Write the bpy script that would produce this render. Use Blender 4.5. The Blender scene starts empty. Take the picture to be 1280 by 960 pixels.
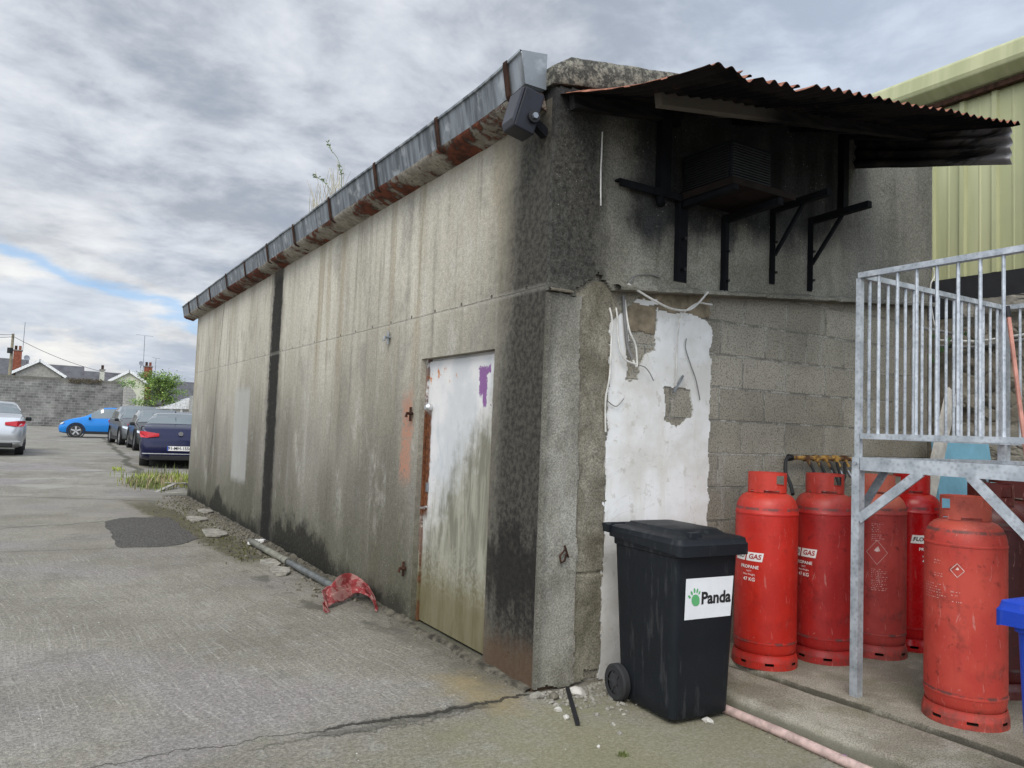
import bpy, bmesh, math, random
from math import sin, cos, pi, radians, atan2, sqrt, exp
from mathutils import Vector, Matrix, noise as mn
random.seed(11)
SC = bpy.context.scene
COL = SC.collection

# ------------------------------------------------------------------ camera
F = 958.0; IW, IH = 1280, 960; EYE = 1.47
def basis(yaw, pitch, roll):
    f = Vector((sin(yaw)*cos(pitch), cos(yaw)*cos(pitch), sin(pitch)))
    r0 = Vector((cos(yaw), -sin(yaw), 0)); u0 = r0.cross(f)
    r = r0*cos(roll) + u0*sin(roll); u = -r0*sin(roll) + u0*cos(roll)
    return r, u, f
CR, CU, CF = basis(radians(31.6), radians(3.47), radians(2.18))
CAM = Vector((-2.469, -3.680, EYE))
cd = bpy.data.cameras.new('camera'); cam = bpy.data.objects.new('camera', cd); COL.objects.link(cam)
cd.sensor_width = 36; cd.lens = F/IW*36; cd.clip_start = .05; cd.clip_end = 3000
m = Matrix((CR, CU, -CF)).transposed().to_4x4(); m.translation = CAM; cam.matrix_world = m
SC.camera = cam

# ------------------------------------------------------------------ world, sun, exposure
SUN_EL, SUN_ROT = radians(46), radians(224)
sd = bpy.data.lights.new('sun', 'SUN'); sd.energy = 1.5; sd.angle = radians(28); sd.color = (1, .93, .82)
so = bpy.data.objects.new('sun', sd); COL.objects.link(so)
sv = Vector((sin(SUN_ROT)*cos(SUN_EL), cos(SUN_ROT)*cos(SUN_EL), sin(SUN_EL)))
so.rotation_euler = sv.to_track_quat('Z', 'Y').to_euler(); so.location = (-10, -10, 20)
SC.view_settings.view_transform = 'Standard'; SC.view_settings.look = 'None'
SC.view_settings.exposure = 0.22; SC.view_settings.gamma = 1; SC.view_settings.use_curve_mapping = False
SC.cycles.use_denoising = True
SC.cycles.max_bounces = 6

# ------------------------------------------------------------------ node helper
class S:
    def __init__(s, g, o): s.g = g; s.o = o
    def _m(s, op, b=None, sw=False):
        a, c = (b, s) if sw else (s, b)
        return s.g.math(op, a, c)
    def __add__(s, b): return s._m('ADD', b)
    def __radd__(s, b): return s._m('ADD', b)
    def __sub__(s, b): return s._m('SUBTRACT', b)
    def __rsub__(s, b): return s._m('SUBTRACT', b, True)
    def __mul__(s, b): return s._m('MULTIPLY', b)
    def __rmul__(s, b): return s._m('MULTIPLY', b)
    def __truediv__(s, b): return s._m('DIVIDE', b)
class G:
    def __init__(s, tree):
        s.t = tree; s.nodes = tree.nodes; s.links = tree.links; s.cache = {}
    def put(s, sock, v):
        if isinstance(v, S): s.links.new(v.o, sock)
        elif v is not None:
            if isinstance(v, (tuple, list)) and len(v) == 3 and sock.type == 'RGBA': v = (*v, 1)
            sock.default_value = v
    def math(s, op, a, b=None, c=None, clamp=False):
        n = s.nodes.new('ShaderNodeMath'); n.operation = op; n.use_clamp = clamp
        s.put(n.inputs[0], a)
        if b is not None: s.put(n.inputs[1], b)
        if c is not None: s.put(n.inputs[2], c)
        return S(s, n.outputs[0])
    def pos(s, obj=False):
        k = 'o' if obj else 'w'
        if k not in s.cache:
            if obj: o = s.nodes.new('ShaderNodeTexCoord').outputs['Object']
            else: o = s.nodes.new('ShaderNodeNewGeometry').outputs['Position']
            sp = s.nodes.new('ShaderNodeSeparateXYZ'); s.links.new(o, sp.inputs[0])
            s.cache[k] = (S(s, o), S(s, sp.outputs[0]), S(s, sp.outputs[1]), S(s, sp.outputs[2]))
        return s.cache[k]
    def vec(s, x, y, z):
        n = s.nodes.new('ShaderNodeCombineXYZ')
        for i, v in enumerate((x, y, z)): s.put(n.inputs[i], v)
        return S(s, n.outputs[0])
    def scale(s, v, k, off=None):
        n = s.nodes.new('ShaderNodeVectorMath'); n.operation = 'MULTIPLY_ADD' if off else 'MULTIPLY'
        s.put(n.inputs[0], v); n.inputs[1].default_value = k
        if off: n.inputs[2].default_value = off
        return S(s, n.outputs[0])
    def noise(s, v, sc=1., det=3., ro=.55, dist=0., col=False):
        n = s.nodes.new('ShaderNodeTexNoise'); s.put(n.inputs['Vector'], v)
        n.inputs['Scale'].default_value = sc; n.inputs['Detail'].default_value = det
        n.inputs['Roughness'].default_value = ro; n.inputs['Distortion'].default_value = dist
        return S(s, n.outputs['Color' if col else 0])
    def voro(s, v, sc=1., feat='F1', rnd=1.):
        n = s.nodes.new('ShaderNodeTexVoronoi'); n.feature = feat; s.put(n.inputs['Vector'], v)
        n.inputs['Scale'].default_value = sc; n.inputs['Randomness'].default_value = rnd
        return S(s, n.outputs[0]), (S(s, n.outputs[1]) if feat == 'F1' else None)
    def sm(s, v, a, b, lo=0., hi=1.):
        n = s.nodes.new('ShaderNodeMapRange'); n.interpolation_type = 'SMOOTHSTEP'
        s.put(n.inputs[0], v)
        if a > b: a, b, lo, hi = b, a, hi, lo
        for i, q in enumerate((a, b, lo, hi)): n.inputs[i+1].default_value = q
        return S(s, n.outputs[0])
    def band(s, v, a, b, w):
        return s.sm(v, a-w, a+w) * s.sm(v, b+w, b-w)
    def mix(s, f, a, b):
        n = s.nodes.new('ShaderNodeMix'); n.data_type = 'RGBA'; n.clamp_factor = True
        s.put(n.inputs[0], f); s.put(n.inputs[6], a); s.put(n.inputs[7], b)
        return S(s, n.outputs[2])
    def mul(s, c, k):   # colour times scalar/field
        n = s.nodes.new('ShaderNodeVectorMath'); n.operation = 'SCALE'
        s.put(n.inputs[0], c); s.put(n.inputs['Scale'], k)
        return S(s, n.outputs[0])
class M(G):
    def __init__(s, name):
        s.m = bpy.data.materials.new(name); s.m.use_nodes = True
        super().__init__(s.m.node_tree)
        s.b = s.nodes['Principled BSDF']; s.h = None
    def done(s, col, rough=.8, h=None, hd=.01, metal=0., spec=None, emit=None, trans=None, alpha=None, coat=None):
        s.put(s.b.inputs['Base Color'], col); s.put(s.b.inputs['Roughness'], rough)
        s.put(s.b.inputs['Metallic'], metal)
        if spec is None and not isinstance(rough, float) or (spec is None and rough >= .85): s.put(s.b.inputs['Specular IOR Level'], .2)
        if spec is not None: s.put(s.b.inputs['Specular IOR Level'], spec)
        if coat is not None: s.b.inputs['Coat Weight'].default_value = coat; s.b.inputs['Coat Roughness'].default_value = .08
        if trans is not None: s.b.inputs['Transmission Weight'].default_value = trans
        if h is not None:
            n = s.nodes.new('ShaderNodeBump'); n.inputs['Distance'].default_value = hd
            s.put(n.inputs['Height'], h); s.links.new(n.outputs[0], s.b.inputs['Normal'])
        return s.m

# world: nishita sky behind a broken cloud layer
w = bpy.data.worlds.new('World'); SC.world = w; w.use_nodes = True
g = G(w.node_tree); bg = g.nodes['Background']
sky = g.nodes.new('ShaderNodeTexSky'); sky.sky_type = 'NISHITA'; sky.sun_disc = False
sky.sun_elevation = SUN_EL; sky.sun_rotation = SUN_ROT
tc = g.nodes.new('ShaderNodeTexCoord'); sp = g.nodes.new('ShaderNodeSeparateXYZ')
g.links.new(tc.outputs['Generated'], sp.inputs[0])
dx, dy, dz = [S(g, sp.outputs[i]) for i in range(3)]
den = g.math('MAXIMUM', dz, 0.0) + .16
px, py = dx/den, dy/den
# wind rows run across the view: stretch along one direction
ca, sa = cos(radians(22)), sin(radians(22))
qx = px*ca + py*sa; qy = py*ca - px*sa
cv = g.vec(qx*.55, qy, dz*.6)
wp = g.noise(cv, 1.3, 2, .5)
cv2 = g.vec(qx*1.05 + wp*.35, qy*1.05 + wp*.35, dz*1.5)
big = g.noise(cv2, .9, 4, .55)
mid = g.noise(cv2, 3.0, 6, .6, .25)
fine = g.noise(g.vec(qx*1.1 + wp*.4, qy*1.15 + wp*.3, 2.1 + dz*2.), 6.5, 6, .6)
d = big*.44 + mid*.36 + fine*.20
shade = g.sm(d, .41, .58)
ccol = g.mix(shade, (.32, .36, .43), (.60, .635, .69))
ccol = g.mix(g.sm(d, .54, .66)*.8, ccol, (.78, .81, .85))
# cumulus glow low on the horizon to the left of the lane
low = g.sm(dz, .30, .04)
cum = g.sm(g.noise(g.vec(dx*6, dy*6, dz*15), 1.1, 6, .6) , .44, .60)
ccol = g.mix(low*.65*g.sm(dx*-1., -.5, .1), ccol, g.mix(cum, (.54, .60, .69), (.92, .89, .82)))
# clear gap
az = g.math('ARCTAN2', dx, dy)
gapn = g.noise(g.vec(dx*4, dy*4, dz*14), 1.6, 5, .6)
el = dz + (gapn - .5)*.075 + az*.33
gap = g.band(el, .163, .172, .009) * g.sm(az, .34, .12)
blue = g.mix(.55, S(g, sky.outputs[0]), (2.9, 5.8, 10.0))
tot = g.mix(gap*.95, g.mul(ccol, 10.0), blue)
# right part of the sky is an even pale blue-grey veil
veil = g.sm(az, .55, 1.0)
tot = g.mix(veil*.8, tot, g.mix(g.sm(mid, .35, .65), (4.0, 4.75, 5.9), (5.5, 6.3, 7.5)))
# brighter cloud round the hidden sun, behind the camera
gd = dx*sv.x + dy*sv.y + dz*sv.z
tot = g.mul(tot, g.sm(gd, .05, .95, 1., 3.0))
g.put(bg.inputs[0], tot); bg.inputs[1].default_value = 0.1

# ------------------------------------------------------------------ projection helpers (points on real planes)
def ray(x, y): return CF + CR*((x-640)/F) - CU*((y-480)/F)
def pl(x, y, ax, v):
    d = ray(x, y); t = (v-CAM[ax])/d[ax]; return CAM + d*t
def onX(x, y, v=0.): return pl(x, y, 0, v)
def onY(x, y, v=0.): return pl(x, y, 1, v)
def onZ(x, y, v=0.): return pl(x, y, 2, v)
def far(x, y, D): return CAM + ray(x, y)*D
def terr(x, y):
    t = max(0, min(1, (y-12.2)/9.)); return .28*t*t*(3-2*t) + .02*max(0, min(1, (y-21)/30))
def onT(x, y):
    z = 0
    for _ in range(12):
        p = onZ(x, y, z); z = terr(p.x, p.y)
    return p

# ------------------------------------------------------------------ mesh helpers
class MB:
    def __init__(s): s.v = []; s.f = []
    def add(s, vs, fs):
        o = len(s.v); s.v += [Vector(p) for p in vs]; s.f += [tuple(i+o for i in f) for f in fs]; return s
    def box(s, c, size, rot=None, taper=None):
        x, y, z = [q/2 for q in size]; c = Vector(c)
        vs = [Vector((a*x, b*y, e*z)) for e in (-1, 1) for b in (-1, 1) for a in (-1, 1)]
        if taper: vs = [Vector((p.x*(taper[0] if p.z > 0 else 1), p.y*(taper[1] if p.z > 0 else 1), p.z)) for p in vs]
        if rot is not None:
            R = rot if isinstance(rot, Matrix) else Matrix.Rotation(rot, 3, 'Z'); vs = [R @ p for p in vs]
        return s.add([c+p for p in vs], [(0, 2, 3, 1), (4, 5, 7, 6), (0, 1, 5, 4), (2, 6, 7, 3), (0, 4, 6, 2), (1, 3, 7, 5)])
    def bx(s, x0, x1, y0, y1, z0, z1):
        return s.box(((x0+x1)/2, (y0+y1)/2, (z0+z1)/2), (abs(x1-x0), abs(y1-y0), abs(z1-z0)))
    def bar(s, a, b, w, h=None, up=(0, 0, 1)):
        a, b = Vector(a), Vector(b); h = h or w; d = b-a; L = d.length; d.normalize()
        up = Vector(up)
        if abs(d.dot(up)) > .99: up = Vector((0, 1, 0))
        sx = d.cross(up).normalized(); uy = sx.cross(d)
        R = Matrix((sx, d, uy)).transposed()
        return s.box((a+b)/2, (w, L, h), R)
    def tube(s, pts, r, n=8, cap=True):
        pts = [Vector(p) for p in pts]; k = len(pts); rr = r if isinstance(r, (list, tuple)) else [r]*k
        o = len(s.v); pn = None
        for i, p in enumerate(pts):
            t = (pts[min(i+1, k-1)] - pts[max(i-1, 0)]).normalized()
            if pn is None:
                a = Vector((0, 0, 1)) if abs(t.z) < .9 else Vector((1, 0, 0)); nn = t.cross(a).normalized()
            else: nn = (pn - t*pn.dot(t)).normalized()
            pn = nn; b = t.cross(nn)
            for j in range(n):
                an = 2*pi*j/n; s.v.append(p + (nn*cos(an)+b*sin(an))*rr[i])
        for i in range(k-1):
            for j in range(n):
                a, b = o+i*n+j, o+i*n+(j+1) % n; s.f.append((a, b, b+n, a+n))
        if cap:
            s.f.append(tuple(o+j for j in range(n))[::-1]); s.f.append(tuple(o+(k-1)*n+j for j in range(n)))
        return s
    def lathe(s, prof, n=32, c=(0, 0, 0), axis='Z', close=True):
        o = len(s.v); c = Vector(c); k = len(prof)
        for r, z in prof:
            for j in range(n):
                a = 2*pi*j/n
                p = Vector((r*cos(a), r*sin(a), z))
                if axis == 'X': p = Vector((z, r*cos(a), r*sin(a)))
                if axis == 'Y': p = Vector((r*cos(a), z, r*sin(a)))
                s.v.append(c+p)
        for i in range(k-1):
            for j in range(n):
                a, b = o+i*n+j, o+i*n+(j+1) % n; s.f.append((a, b, b+n, a+n))
        if close:
            s.f.append(tuple(o+j for j in range(n))[::-1]); s.f.append(tuple(o+(k-1)*n+j for j in range(n)))
        return s
    def prism(s, poly, h, axis='Z', base=0.):
        n = len(poly); o = len(s.v)
        def P(a, b, e):
            return Vector((a, b, e)) if axis == 'Z' else (Vector((a, e, b)) if axis == 'Y' else Vector((e, a, b)))
        for e in (base, base+h):
            for a, b in poly: s.v.append(P(a, b, e))
        s.f.append(tuple(o+i for i in range(n))[::-1]); s.f.append(tuple(o+n+i for i in range(n)))
        for i in range(n): j = (i+1) % n; s.f.append((o+i, o+j, o+n+j, o+n+i))
        return s
    def coat(s, mask, u0, u1, v0, v1, res, fmap, thick):
        nu = max(1, int(round((u1-u0)/res))); nv = max(1, int(round((v1-v0)/res)))
        du, dv = (u1-u0)/nu, (v1-v0)/nv
        on = [[mask(u0+(i+.5)*du, v0+(j+.5)*dv) for j in range(nv)] for i in range(nu)]
        idx = {}
        def vid(i, j, t):
            k = (i, j, t)
            if k not in idx:
                u, v = u0+i*du, v0+j*dv
                idx[k] = len(s.v); s.v.append(Vector(fmap(u, v, thick(u, v) if t else 0.)))
            return idx[k]
        for i in range(nu):
            for j in range(nv):
                if not on[i][j]: continue
                s.f.append((vid(i, j, 1), vid(i+1, j, 1), vid(i+1, j+1, 1), vid(i, j+1, 1)))
                for di, dj, e in ((-1, 0, ((i, j+1), (i, j))), (1, 0, ((i+1, j), (i+1, j+1))), (0, -1, ((i, j), (i+1, j))), (0, 1, ((i+1, j+1), (i, j+1)))):
                    a, b = i+di, j+dj
                    if not (0 <= a < nu and 0 <= b < nv and on[a][b]):
                        (p, q) = e; s.f.append((vid(*p, 1), vid(*p, 0), vid(*q, 0), vid(*q, 1)))
        return s
    def build(s, name, mat, parent=None, smooth=False, bevel=0., sub=0, xf=None, auto=None, thick=0.):
        me = bpy.data.meshes.new(name); vs = s.v
        if xf is not None: vs = [xf @ p for p in vs]
        off = Vector((0, 0, 0))
        q = parent
        while q is not None: off += q.location; q = q.parent
        me.from_pydata([tuple(p-off) for p in vs], [], s.f)
        bm = bmesh.new(); bm.from_mesh(me); bmesh.ops.recalc_face_normals(bm, faces=bm.faces); bm.to_mesh(me); bm.free()
        if mat: me.materials.append(mat)
        o = bpy.data.objects.new(name, me); COL.objects.link(o)
        if parent: o.parent = parent
        if smooth or auto:
            for p in me.polygons: p.use_smooth = True
            me.set_sharp_from_angle(angle=radians(auto or 40))
        if thick: md = o.modifiers.new('t', 'SOLIDIFY'); md.thickness = thick
        if bevel: md = o.modifiers.new('b', 'BEVEL'); md.width = bevel; md.segments = 2; md.limit_method = 'ANGLE'
        if sub: md = o.modifiers.new('s', 'SUBSURF'); md.levels = sub; md.render_levels = sub
        return o
def fb(x, y, z=0., oc=4):
    return mn.fractal(Vector((x, y, z)), 1., 2., oc)
def tag(o, label=None, cat=None, group=None, kind=None):
    for k, v in (('label', label), ('category', cat), ('group', group), ('kind', kind)):
        if v: o[k] = v
    return o
def thing(name, label, cat, loc=(0, 0, 0), group=None):
    o = bpy.data.objects.new(name, None); COL.objects.link(o); o.location = loc; o.empty_display_size = .1
    return tag(o, label, cat, group)
def text_polys(body, size, extrude=0., bold=0., shear=0., align='CENTER'):
    c = bpy.data.curves.new('t', 'FONT'); c.body = body; c.size = size; c.offset = bold; c.shear = shear
    c.align_x = align; c.align_y = 'CENTER'; c.resolution_u = 3
    o = bpy.data.objects.new('t', c); COL.objects.link(o)
    dg = bpy.context.evaluated_depsgraph_get(); dg.update()
    me = bpy.data.meshes.new_from_object(o.evaluated_get(dg))
    bm = bmesh.new(); bm.from_mesh(me); bmesh.ops.triangulate(bm, faces=bm.faces)
    for _ in range(1):
        es = [e for e in bm.edges if e.calc_length() > size*.25]
        if es: bmesh.ops.subdivide_edges(bm, edges=es, cuts=1)
    bmesh.ops.triangulate(bm, faces=bm.faces)
    vs = [v.co.copy() for v in bm.verts]; fs = [tuple(v.index for v in f.verts) for f in bm.faces]
    bm.free(); bpy.data.objects.remove(o); bpy.data.curves.remove(c)
    return vs, fs

# ------------------------------------------------------------------ materials
def simple(name, col, rough=.7, metal=0., var=.25, sc=8., bump=0., spec=None, coat=None, obj=True):
    m = M(name); p = m.pos(obj)[0]
    n = m.noise(p, sc, 5, .6)
    c = m.mul(col, m.sm(n, .3, .7, 1-var, 1+var))
    return m.done(c, rough, n if bump else None, bump or .01, metal, spec, coat=coat)

def mat_ground():
    m = M('broomed_concrete'); P, x, y, z = m.pos()
    n1 = m.noise(P, .9, 5, .6); n2 = m.noise(P, 4.5, 6, .65); n3 = m.noise(P, 60, 3, .7); n4 = m.noise(P, 220, 2, .7)
    cool = m.noise(P, .55, 3, .5, .4)
    c = m.mix(m.sm(n1, .32, .68), (.188, .172, .137), (.258, .239, .197))
    c = m.mix(m.sm(n2, .50, .72)*.5, c, (.29, .28, .25))
    c = m.mix(m.sm(cool, .50, .66)*.55, c, (.245, .222, .222))
    # broom marks: long scratches that fan a little
    fx = x + y*y*.006 + y*.10 + m.noise(P, .5, 2, .5)*.35
    br = m.noise(m.vec(fx*62., y*1.6, 0.), 1., 3, .7)
    br2 = m.noise(m.vec(fx*105., y*2.6, 3.), 1., 2, .6)
    # older, smoother bay beyond the joint
    bay = m.sm(y, 5.7, 5.8)
    near = m.sm(y, -.3, .5)*(1.-bay*.75)
    c = m.mix(m.sm(br, .57, .67)*near*.50, c, (.40, .382, .335))
    c = m.mix(m.sm(br2, .61, .72)*near*.32, c, (.40, .38, .335))
    c = m.mix(m.sm(br, .46, .34)*near*.28, c, (.11, .105, .092))
    c = m.mul(c, m.sm(n3, .32, .68, .66, 1.30))
    c = m.mul(c, m.sm(n4, .32, .68, .72, 1.26))
    sn = m.noise(P, 1.9, 6, .7); c = m.mix(m.sm(sn, .56, .66)*.35, c, (.115, .105, .085)); c = m.mix(m.sm(m.noise(P, 3.3, 5, .7), .60, .68)*.35, c, (.36, .345, .30))
    c = m.mul(c, m.sm(m.noise(P, 24., 4, .7), .34, .66, .84, 1.1))
    # exposed pale grit
    v, _ = m.voro(P, 75.); c = m.mix(m.sm(v, .17, .09)*m.sm(m.noise(P, 2.2, 3), .42, .62)*.7, c, (.50, .48, .43))
    # yellow-green algae film in front of the corner and along the slab
    dcor = m.math('SQRT', (x-.1)*(x-.1) + (y+.9)*(y+.9)*1.)
    alg = m.sm(dcor + (n2-.5)*1.6 + (n1-.5)*1.2, 1.7, .3)*m.sm(y, -.05, -.3)
    c = m.mix(alg*.5, c, (.20, .19, .085))
    c = m.mix(m.sm(m.noise(P, 1.6, 4, .6), .56, .70)*m.sm(y, .4, -.4)*.45, c, (.185, .19, .10))
    # ochre stains before the door sill
    oc = m.sm(m.math('SQRT', (x+.25)*(x+.25)*4. + (y-.15)*(y-.15)) + (n2-.5)*.8, .55, .1)
    c = m.mix(oc*.6, c, (.27, .205, .09))
    # pale slurry patches far off
    pal = m.sm(m.noise(m.vec(x*.45, y*1.1, 0.), 1.2, 4, .6), .55, .62)*m.sm(y, 9, 14)
    c = m.mix(pal*.45, c, (.36, .345, .31))
    # damp mossy dirt gutter along the wall
    dn = (n2-.5)*.9 + (n1-.5)*.7
    moss = m.sm(x + dn*.7 + m.sm(y, 4, 9)*.55*1., -.42, -.12)*m.sm(y + dn, 3.2, 4.6)*m.sm(x, .3, .1)*m.sm(y+dn, 13.2, 11.9)
    mossb = m.band(x + dn*.35 + (y-7.)*.085, -.80, -.34, .08)*m.sm(y + dn, 4.2, 5.0)*m.sm(y+dn, 12., 10.)
    mc = m.mix(m.sm(m.noise(P, 14, 5, .7), .4, .62), (.055, .048, .036), (.125, .115, .055))
    c = m.mix(moss*.5, c, (.15, .14, .115)); c = m.mix(mossb*.9, c, mc)
    # dark dirt and damp stains at the wall foot
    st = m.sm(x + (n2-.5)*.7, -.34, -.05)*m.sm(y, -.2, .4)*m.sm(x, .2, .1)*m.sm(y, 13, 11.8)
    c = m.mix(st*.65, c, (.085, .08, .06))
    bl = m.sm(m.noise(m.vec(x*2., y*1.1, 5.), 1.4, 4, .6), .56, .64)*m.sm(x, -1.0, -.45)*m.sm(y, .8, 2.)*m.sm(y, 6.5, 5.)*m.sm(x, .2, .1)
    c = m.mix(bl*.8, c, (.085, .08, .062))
    # cracks and joints
    def line(a, b, wd, amp, sc, dark=.85, lo=-9, hi=9, colr=(.045, .042, .034)):
        # y = a + b*x
        nonlocal c
        wob = (m.noise(m.vec(x*1., 0., a*3.), sc, 7, .72)-.5)*amp
        dd = m.math('ABSOLUTE', y - a - x*b - wob) + (m.noise(P, 11., 4, .7)-.45)*wd*1.6
        k = m.sm(dd, wd, wd*.35)*m.sm(x, lo, lo+.1)*m.sm(x, hi, hi-.1)
        c = m.mix(k*dark, c, colr); return k
    k1 = line(-.06, -.035, .020, .34, 2.6, .9, -1.25, .05); line(-.06, -.035, .009, .34, 2.6, .85, -6, -1.1); line(-.062, -.035, .05, .36, 2.6, .55, -1.1, -.2)
    line(-.12, -.02, .018, .5, 2.2, .5, -1.6, -.3)
    k1b = line(-.10, -.04, .05, .30, 1.9, .45, -1.3, -.25)
    k2 = line(5.75, -.09, .02, .12, 1., .5, -9, -.6)
    k3 = line(8.95, .37, .030, 1.3, 1.1, .7, -7, -1.3)
    line(7.0, .12, .016, .9, 1.6, .4, -7, -1.5)
    line(10.75, -.55, .06, .25, 1., .75, -9, -.5)
    line(16.4, -.3, .06, .3, 1., .4, -20, 20)
    line(25., -.1, .10, .6, 1., .4, -20, 20)
    wob = (m.noise(m.vec(0., y*.5, 7.), 1., 5, .7)-.5)*1.0
    dd = m.math('ABSOLUTE', x + .47 - (y-15.)*.035 - wob)
    k5 = m.sm(dd, .13, .05)*m.sm(y, 14.5, 17.)*m.sm(y, 44, 38)
    c = m.mix(k5*.75, c, (.06, .058, .04))
    h = br*.35*near + n3*.5 + n4*.25 - k1*2.5 - k1b*1.2 - k3*1.2 - k2*.8
    return m.done(c, m.sm(n2, .3, .7, .78, .95), h, .006)
def mat_slab():
    m = M('slab_concrete'); P, x, y, z = m.pos()
    n1 = m.noise(P, 2.2, 5, .6); n2 = m.noise(P, 9, 6, .65); n3 = m.noise(P, 130, 2, .7)
    c = m.mix(m.sm(n1, .35, .65), (.185, .165, .125), (.285, .262, .21))
    c = m.mix(m.sm(n2, .52, .68)*.6, c, (.34, .315, .26))
    c = m.mix(m.sm(m.noise(P, 3.1, 4, .6), .5, .66)*.5, c, (.14, .135, .075))
    c = m.mix(m.sm(m.noise(P, 1.3, 3, .6), .55, .68)*.5, c, (.12, .095, .07))
    c = m.mul(c, m.sm(n3, .34, .66, 0.66, 1.34))
    g1 = m.sm(z + (n2-.5)*.03, .06, .035); c = m.mix(g1*.75, c, (.07, .068, .045))
    gx = m.math('MINIMUM', 1.235 - y*.075, 1.355)
    gg = m.sm(m.math('ABSOLUTE', x - gx + .0 + (n2-.5)*.035), .034, .012); c = m.mix(gg*.85, c, (.05, .045, .032))
    rim = m.band(x + (n2-.5)*.03, .83, .90, .012); c = m.mix(rim*.25, c, (.34, .32, .26))
    return m.done(c, .85, n2*.6 + n3*.4, .006)
def mat_left():
    m = M('weathered_cast_concrete'); P, x, y, z = m.pos()
    st = m.noise(m.vec(x, y*3.2, z*.22), 1., 5, .6); st2 = m.noise(m.vec(x, y*11., z*.5), 1., 4, .6)
    st3 = m.noise(m.vec(x+4., y*1.2, z*.25), 1., 3, .5)
    n1 = m.noise(P, 1.1, 5, .6); n2 = m.noise(P, 7, 6, .65); n3 = m.noise(P, 90, 3, .7); n4 = m.noise(P, 28, 4, .7)
    cream = m.mix(m.sm(st3, .38, .64), (.40, .37, .30), (.51, .48, .40))
    grey = m.mix(m.sm(st3, .35, .65), (.150, .139, .110), (.245, .230, .190))
    lowf = m.sm(z + (n1-.5)*1.2 + (st-.5)*1.6, 2.75, .85)
    c = m.mix(lowf, cream, grey)
    c = m.mix(m.sm(st, .54, .72)*.45, c, (.215, .195, .155))
    bl2 = m.noise(m.vec(x, y*1.3, z*.8), 1.7, 6, .68); c = m.mix(m.sm(bl2, .50, .66)*.5, c, (.20, .19, .165)); c = m.mix(m.sm(bl2, .46, .34)*.4, c, (.50, .485, .43))
    c = m.mix(m.sm(st2, .52, .70)*.5, c, (.16, .148, .118))
    c = m.mix(m.sm(st, .44, .28)*.3, c, (.50, .485, .43))
    c = m.mix(m.sm(m.noise(m.vec(x, y*2.1, z*.16), 1.3, 3), .57, .66)*m.sm(z, 1.2, 2.4)*.45, c, (.27, .225, .14))
    # algae green near the ground
    gr = m.sm(z + (n2-.5)*.5 + (n1-.5)*.6, 1.15, .1)
    c = m.mix(gr*.75, c, (.075, .072, .046))
    ft = m.sm(z + (n2-.5)*.35 + (n1-.5)*.3, .24, .02)*m.sm(y, 1.6, 1.8); c = m.mix(ft*.8, c, (.028, .026, .019))
    # pale pocks and pits of the cast face
    v, _ = m.voro(P, 34.); pk = m.sm(v, .16, .08)*m.sm(m.noise(P, 3., 3), .46, .62)
    c = m.mix(pk*.6*m.sm(z, 3.2, 2.), c, (.45, .44, .40))
    c = m.mul(c, m.sm(n3, .32, .68, .84, 1.16)); c = m.mul(c, m.sm(n4, .32, .68, .87, 1.12))
    # black corner band
    cb = y + (st-.5)*.30 + (n2-.5)*.16 + m.sm(z, 3.5, 0., 0., -.12)
    dk = m.mix(m.sm(n4, .35, .65), (.026, .024, .021), (.072, .067, .055))
    c = m.mix(m.sm(cb, .74, .46)*.7, c, (.135, .126, .100)); c = m.mix(m.sm(cb, .56, .28)*.96, c, dk)
    # soot-black mould low beside the door
    c = m.mix(m.sm(m.math('ABSOLUTE', z-.62) + (st2-.5)*.7 + (n2-.5)*.7 + (n1-.5)*.6, .40, .08)*m.sm(cb, .55, .42)*.8, c, (.012, .011, .010))
    rb = m.sm(z + (n2-.5)*.25, .32, .10)*m.sm(y, .62, .5); c = m.mix(rb*.7, c, (.105, .062, .035))
    # mould line at the wall foot
    bh = m.sm(m.math('ABSOLUTE', y-4.9), 1.9, .3, 0., .24) + m.sm(m.math('ABSOLUTE', y-8.9), .8, .2, 0., .22) + m.sm(y, 2.5, 4., 0., .08)
    mo = m.sm(z - bh - (m.noise(P, 2.6, 7, .75)-.5)*1.1 - (n4-.5)*.25 - .02, .14, -.10)*m.sm(y, 1.5, 2.4)
    c = m.mix(mo*.92, c, m.mix(m.sm(n4, .5, .7), (.014, .013, .010), (.055, .052, .04)))
    # black run below the leaking gutter joint
    sb = m.band(y + (n2-.5)*.26 + (st2-.5)*.22, 5.80, 6.24, .06)
    c = m.mix(m.band(y + (n2-.5)*.4, 5.72, 6.34, .13)*.5, c, (.10, .093, .078))
    c = m.mix(sb*.95, c, m.mix(m.sm(n4, .58, .72), (.010, .009, .008), (.10, .10, .09)))
    # pale repaired panel, salmon paint, hairline crack, board-mark lines
    pp = m.band(y + (n2-.5)*.06, 7.22, 8.14, .05)*m.band(z + (n2-.5)*.08, .62, 1.92, .07)
    c = m.mix(pp*.65, c, (.40, .40, .375))
    sp_ = m.band(y + (n2-.5)*.16 + (n1-.5)*.1, 1.79, 1.99, .04)*m.sm(z + (n1-.5)*.4, 1.0, 1.15)*m.sm(z+(n2-.5)*.3, 1.85, 1.6)
    c = m.mix(sp_*m.sm(n4, .34, .56)*.8, c, (.42, .19, .12))
    ck = m.sm(m.math('ABSOLUTE', y - 9.95 + z*.17 - (n1-.5)*.35), .022, .008); c = m.mix(ck*.8, c, (.06, .055, .045))
    bm1 = m.sm(m.math('ABSOLUTE', z-2.32-(n1-.5)*.02), .008, .003)*m.sm(n4, .42, .55)
    c = m.mix(bm1*.45, c, (.11, .10, .08))
    bm2 = m.sm(m.math('ABSOLUTE', z-2.32), .03, .01); c = m.mix(bm2*.15, c, (.5, .48, .42))
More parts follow.
